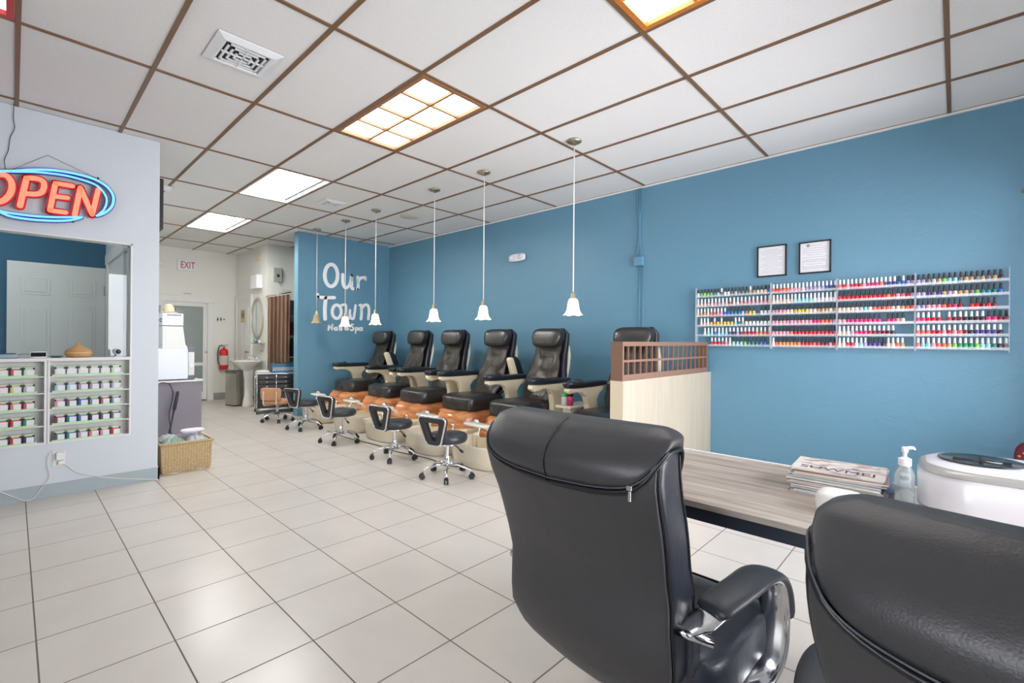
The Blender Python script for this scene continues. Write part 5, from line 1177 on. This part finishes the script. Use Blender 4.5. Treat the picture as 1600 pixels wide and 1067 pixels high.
# steel pedal bin
p = at(367, 636, 'z', 0); p = Vector((2.93, 9.62, 0))
t = thing('pedal_bin', 'tall stainless steel pedal bin in front of the sink', 'bin', p, radians(12))
obj('body', B().loft([[Vector((x*k, y*k, z)) for x, y in ((-.13, .17), (-.13, -.06), (-.10, -.14), (0, -.17), (.10, -.14), (.13, -.06), (.13, .17))] for k, z in ((.97, .02), (1, .03), (1, .60))]), mat('brushed_steel', (186, 184, 178), .28, 1), t, smooth=True, angle=35)
obj('lid', B().loft([[Vector((x*k, y*k, z)) for x, y in ((-.135, .175), (-.135, -.062), (-.103, -.144), (0, -.175), (.103, -.144), (.135, -.062), (.135, .175))] for k, z in ((1, .60), (1.0, .64), (.9, .655))]), mat('dark_steel', (120, 120, 118), .35, 1), t)
obj('base_ring', B().box(-.13, .13, -.15, .17, 0, .02), M_black, t, bevel=.005); obj('pedal', B().box(-.04, .04, -.21, -.15, .008, .02), M_black, t, bevel=.003)
# pedestal sink
p = Vector((2.97, 9.22, 0))
M_cer = mat('white_ceramic', (232, 230, 222), .12, coat=.5)
t = thing('pedestal_sink', 'white pedestal sink on the side wall below the oval mirror', 'sink', (2.98, 9.30, 0))
def bas(k, z, kx=1): return [Vector((.24*sg(cos(a), .8)*k*kx, .29*sg(sin(a), .8)*k, z)) for a in [2*pi*i/32 for i in range(32)]]
obj('basin', B().loft([bas(.30, .66), bas(.45, .70), bas(.72, .76), bas(.95, .815), bas(1.02, .835), bas(1.0, .845), bas(.84, .842), bas(.75, .80), bas(.4, .75), bas(.05, .745)]), M_cer, t, smooth=True, angle=70)
obj('pedestal', B().loft([[Vector((.10*k*cos(a)+.04, .10*k*sin(a), z)) for a in [2*pi*i/20 for i in range(20)]] for k, z in ((1.1, 0), (1.0, .05), (.72, .2), (.70, .5), (.95, .68))]), M_cer, t, smooth=True)
obj('faucet', B().rod((.17, 0, .84), (.17, 0, .91), .016, 10).tube([(.17, 0, .90), (.10, 0, .915), (.05, 0, .90), (.045, 0, .88)], .011, 8), M_chrome, t, smooth=True)
for s_ in (-.1, .1): obj('tap_handle', B().lathe([(.02, .84), (.018, .87), (.026, .885), (.02, .90), (.001, .902)], c=(.17, s_, 0), n=14), M_chrome, t, smooth=True)
# oval mirror on the side wall
p = at(402.5, 497, 'x', 3.235)
t = thing('oval_mirror', 'oval mirror with a pale frame on the side wall above the sink', 'mirror', (3.239, p.y, p.z))
ry = (at(393, 497, 'x', 3.235).y-at(412, 497, 'x', 3.235).y)/2; rz_ = .40
#print('mirror', p, ry)
e_ = lambda k, x: [Vector((x, ry*k*cos(a), rz_*k*sin(a))) for a in [2*pi*i/40 for i in range(40)]]
obj('frame', B().loft([e_(1, 0), e_(1, -.015), e_(.92, -.028), e_(.82, -.018), e_(.80, -.004)], caps=False), mat('pale_frame', (176, 176, 158), .35, .2), t, smooth=True)
obj('glass', B().loft([e_(.82, -.006), e_(.01, -.0061)], caps=False), mat('mirror_glass', (232, 234, 232), .02, 1), t)
# small shelf with things beside it
p = at(406, 536, 'x', 3.2)
t = thing('glass_shelf', 'small wall shelf with brass brackets below the oval mirror', 'shelf', (3.239, p.y, p.z))
obj('shelf', B().box(-.11, 0, -.18, .26, -.012, 0), mat('brass_shelf', (196, 160, 96), .3, .6), t); obj('towel_ring', B().tube([(-.05, -.15, -.01), (-.09, -.15, -.1), (-.05, -.15, -.16), (-.01, -.15, -.1), (-.02, -.15, -.01)], .008, 8), M_chrome, t, smooth=True)
for k, (dy, col, nm, h_) in enumerate(((.18, (90, 180, 190), 'turquoise', .09), (.08, (70, 90, 150), 'dark blue', .07), (-.05, (226, 230, 226), 'white', .06))):
    o = obj('soap_bottle', B().lathe([(.02, 0), (.028, .003), (.028, h_*.7), (.010, h_*.85), (.010, h_)], n=14), mat('soap_'+nm.replace(' ', '_'), col, .3), smooth=True); o.location = (3.18, p.y+dy, p.z+.0003); tag(o, '%s bottle standing on the small shelf under the mirror' % nm, 'bottle')
# dispensers on side wall
p = at(405, 441, 'x', 3.235)
tag(obj('wall_dispenser', B().box(3.13, 3.239, p.y-.17, p.y+.16, p.z-.13, p.z+.13), M_wp, bevel=.015), 'white box dispenser on the side wall above the oval mirror', 'dispenser')
p = at(404, 403, 'x', 3.235)
tag(obj('wall_sensor', B().box(3.21, 3.239, p.y-.1, p.y+.1, p.z-.05, p.z+.05), M_cream, bevel=.006), 'small cream sensor high on the side wall', 'sensor')
# electric box on the closet wall
p = at(433, 430, 'y', 9.05)
t = thing('electric_box', 'grey electric box with a black display above the curtain', 'electric box', (p.x, 9.05, p.z))
w_ = (at(439, 430, 'y', 9.05).x-at(427, 430, 'y', 9.05).x)/2
obj('case', B().box(-w_, w_, -.06, 0, -.125, .13), mat('grey_case', (164, 166, 160), .4), t, bevel=.006); obj('display', B().box(-.022, .022, -.064, -.058, -.04, .012), M_black, t)
obj('cable', B().tube(smoothpath([(.0, -.03, -.125), (.04, -.03, -.20), (.12, -.03, -.26), (.24, -.03, -.27)], 5), .012, 8), M_trimw, t, smooth=True)
# curtain
ya, yb = 9.0, 8.82
cz = at(417, 462, 'y', ya).z; xa = at(417, 462, 'y', ya).x; pb = at(453, 457, 'y', yb)
#print('curtain', cz, xa, pb)
xa += .02
t = thing('brown_curtain', 'brown gathered curtain on a rod beside the blue board wall', 'curtain', (xa, ya, 0))
dv = Vector((pb.x-xa, pb.y-ya, pb.z-cz)); dh = Vector((dv.x, dv.y, 0))
def cur(u, v):
    z = .06+(cz-.03-.06)*v; s_ = u; fold = (.042+.014*sin(7*u))*sin(u*2*pi*5.5+.5*sin(3*v))
    k = 1-.04*(1-v)*sin(pi*u); n_ = Vector((-dv.y, dv.x, 0)).normalized()
    return dh*(s_*k)+n_*fold*(.6+.4*(1-v))+Vector((0, 0, z+dv.z*u*v))
bb_ = B(); bb_.grid(cur, 110, 12)
obj('fabric', bb_, mat('brown_fabric', (150, 120, 98), .75, bump=.2, bscale=300), t, smooth=True)
obj('rod', B().rod(Vector((0, 0, cz))-dv*.05, Vector((0, 0, cz))+dv*1.05, .012, 10), M_chrome, t, smooth=True)
obj('finial', B().pillow(Vector((0, 0, cz))-dv*.07, (.045, .045, .045), 1, 1, nu=12, nv=8), M_chrome, t, smooth=True)
# shelf unit with boxes seen in the gap right of the curtain
t = thing('storage_shelf', 'white storage shelf glimpsed between curtain and blue board wall', 'shelf', (3.95, 9.45, 0))
obj('upright', B().box(-.36, -.345, -.2, .2, 0, 1.9), M_trimw, t); obj('upright', B().box(.345, .36, -.2, .2, 0, 1.9), M_trimw, t)
for z in (.1, .5, .9, 1.3, 1.7): obj('shelf', B().box(-.345, .345, -.2, .2, z-.015, z), M_trimw, t)
for k, (z, h_, col, nm) in enumerate(((.9, .28, (40, 40, 46), 'black'), (1.3, .26, (90, 30, 70), 'purple'), (.5, .25, (50, 60, 50), 'dark green'), (.1, .22, (60, 50, 46), 'dark brown'))):
    tag(obj('storage_box', B().box(3.63, 4.2, 9.28, 9.6, z+.0005, z+h_), mat('box_'+nm.replace(' ', '_'), col, .5), bevel=.004), '%s box on the storage shelf behind the curtain' % nm, 'box')
# drawer trolley
p1 = at(384, 642, 'z', 0); p2 = at(430, 640, 'z', 0)
TX, TY = 3.13, 8.30
t = thing('drawer_trolley', 'chrome-framed trolley with rows of black drawers in front of the curtain', 'trolley', (TX, TY, 0), radians(-14))
M_drw = mat('smoked_drawer', (52, 50, 50), .3); M_knob = mat('clear_knob', (214, 214, 216), .2)
for x in (-.30, -.01, .28):
    for y in (-.17, .17): obj('post', B().rod((x, y, .05), (x, y, .66), .009, 8), M_chrome, t, smooth=True)
for z in (.08, .66): obj('frame_rail', B().box(-.31, .29, -.18, -.165, z-.006, z+.006).box(-.31, .29, .165, .18, z-.006, z+.006).box(-.31, -.295, -.18, .18, z-.006, z+.006).box(.275, .29, -.18, .18, z-.006, z+.006), M_chrome, t)
obj('top_panel', B().box(-.31, .29, -.18, .18, .666, .674), M_wp, t)
for cx_ in (-.155, .135):
    z = .64
    for k, hh in enumerate((.075, .075, .075, .075, .125, .125)):
        z -= hh
        d_ = obj('drawer', B().box(cx_-.135, cx_+.135, -.175, .165, z+.008, z+hh-.006), M_drw, t, bevel=.006)
        obj('knob', B().pillow((cx_, -.182, z+hh*.5), (.03, .016, .016), .8, .8, nu=10, nv=6), M_knob, d_, smooth=True)
for x in (-.30, .28):
    for y in (-.17, .17): obj('caster', B().rod((x-.01, y, .028), (x+.01, y, .028), .028, 14), M_cast, t, smooth=True)
# blue basket on top with black tools
def bask():
    M = bpy.data.materials.new('teal_plastic'); M.use_nodes = True; b = M.node_tree.nodes['Principled BSDF']; b.inputs['Base Color'].default_value = lin(20, 100, 136); b.inputs['Roughness'].default_value = .35; return M
M_tb = bask()
bx = TX+.10; by_ = TY-.02
t = thing('blue_basket', 'blue perforated plastic basket on top of the drawer trolley', 'basket', (bx, by_, .6752), radians(-14))
b = B()
for q in ((-.18, .18, -.13, -.124), (-.18, .18, .124, .13)): b.box(q[0], q[1], q[2], q[3], .0, .03).box(q[0], q[1], q[2], q[3], .095, .15)
for q in ((-.18, -.174, -.13, .13), (.174, .18, -.13, .13)): b.box(*q, 0, .15)
b.box(-.18, .18, -.13, .13, 0, .006); b.box(-.188, .188, -.138, -.122, .142, .152).box(-.188, .188, .122, .138, .142, .152)
for k in range(15): x = -.174+k*.0245; b.prism([(x, .028), (x+.006, .028), (x+.018, .097), (x+.012, .097)], 'y', -.13, -.124)
obj('basket_shell', b, M_tb, t)
obj('inner_liner', B().box(-.165, .165, -.118, -.116, .01, .1), mat('white_liner', (214, 222, 226), .6), t)
for k, (dx, r_) in enumerate(((-.11, 1.45), (-.045, 1.65), (.025, 1.5), (.09, 1.57))):
    lab = ['black hair tool lying at the left in the blue basket', 'black hair tool just left of the middle of the blue basket', 'black hair tool just right of the middle of the blue basket', 'black hair tool lying at the right end of the blue basket'][k]
    o = obj('hair_tool', B().tube([(-.08, 0, .0), (-.04, 0, .015), (.04, 0, .01), (.08, 0, .02)], [.012, .020, .024, .018], 10), M_black, smooth=True); o.location = (bx+dx, by_, .6752+.135); o.rotation_euler = (0, .1, r_)
    tag(o, lab, 'tool')
# white paper on trolley
o = tag(obj('folded_towel', B().pillow((0, 0, .02), (.20, .26, .04), .4, .4), mat('towel_cream', (232, 228, 216), .8), smooth=True), 'folded cream towel on the left of the trolley top', 'towel'); o.location = (TX-.2, TY+.06, .6745); o.rotation_euler = (0, 0, radians(-14))
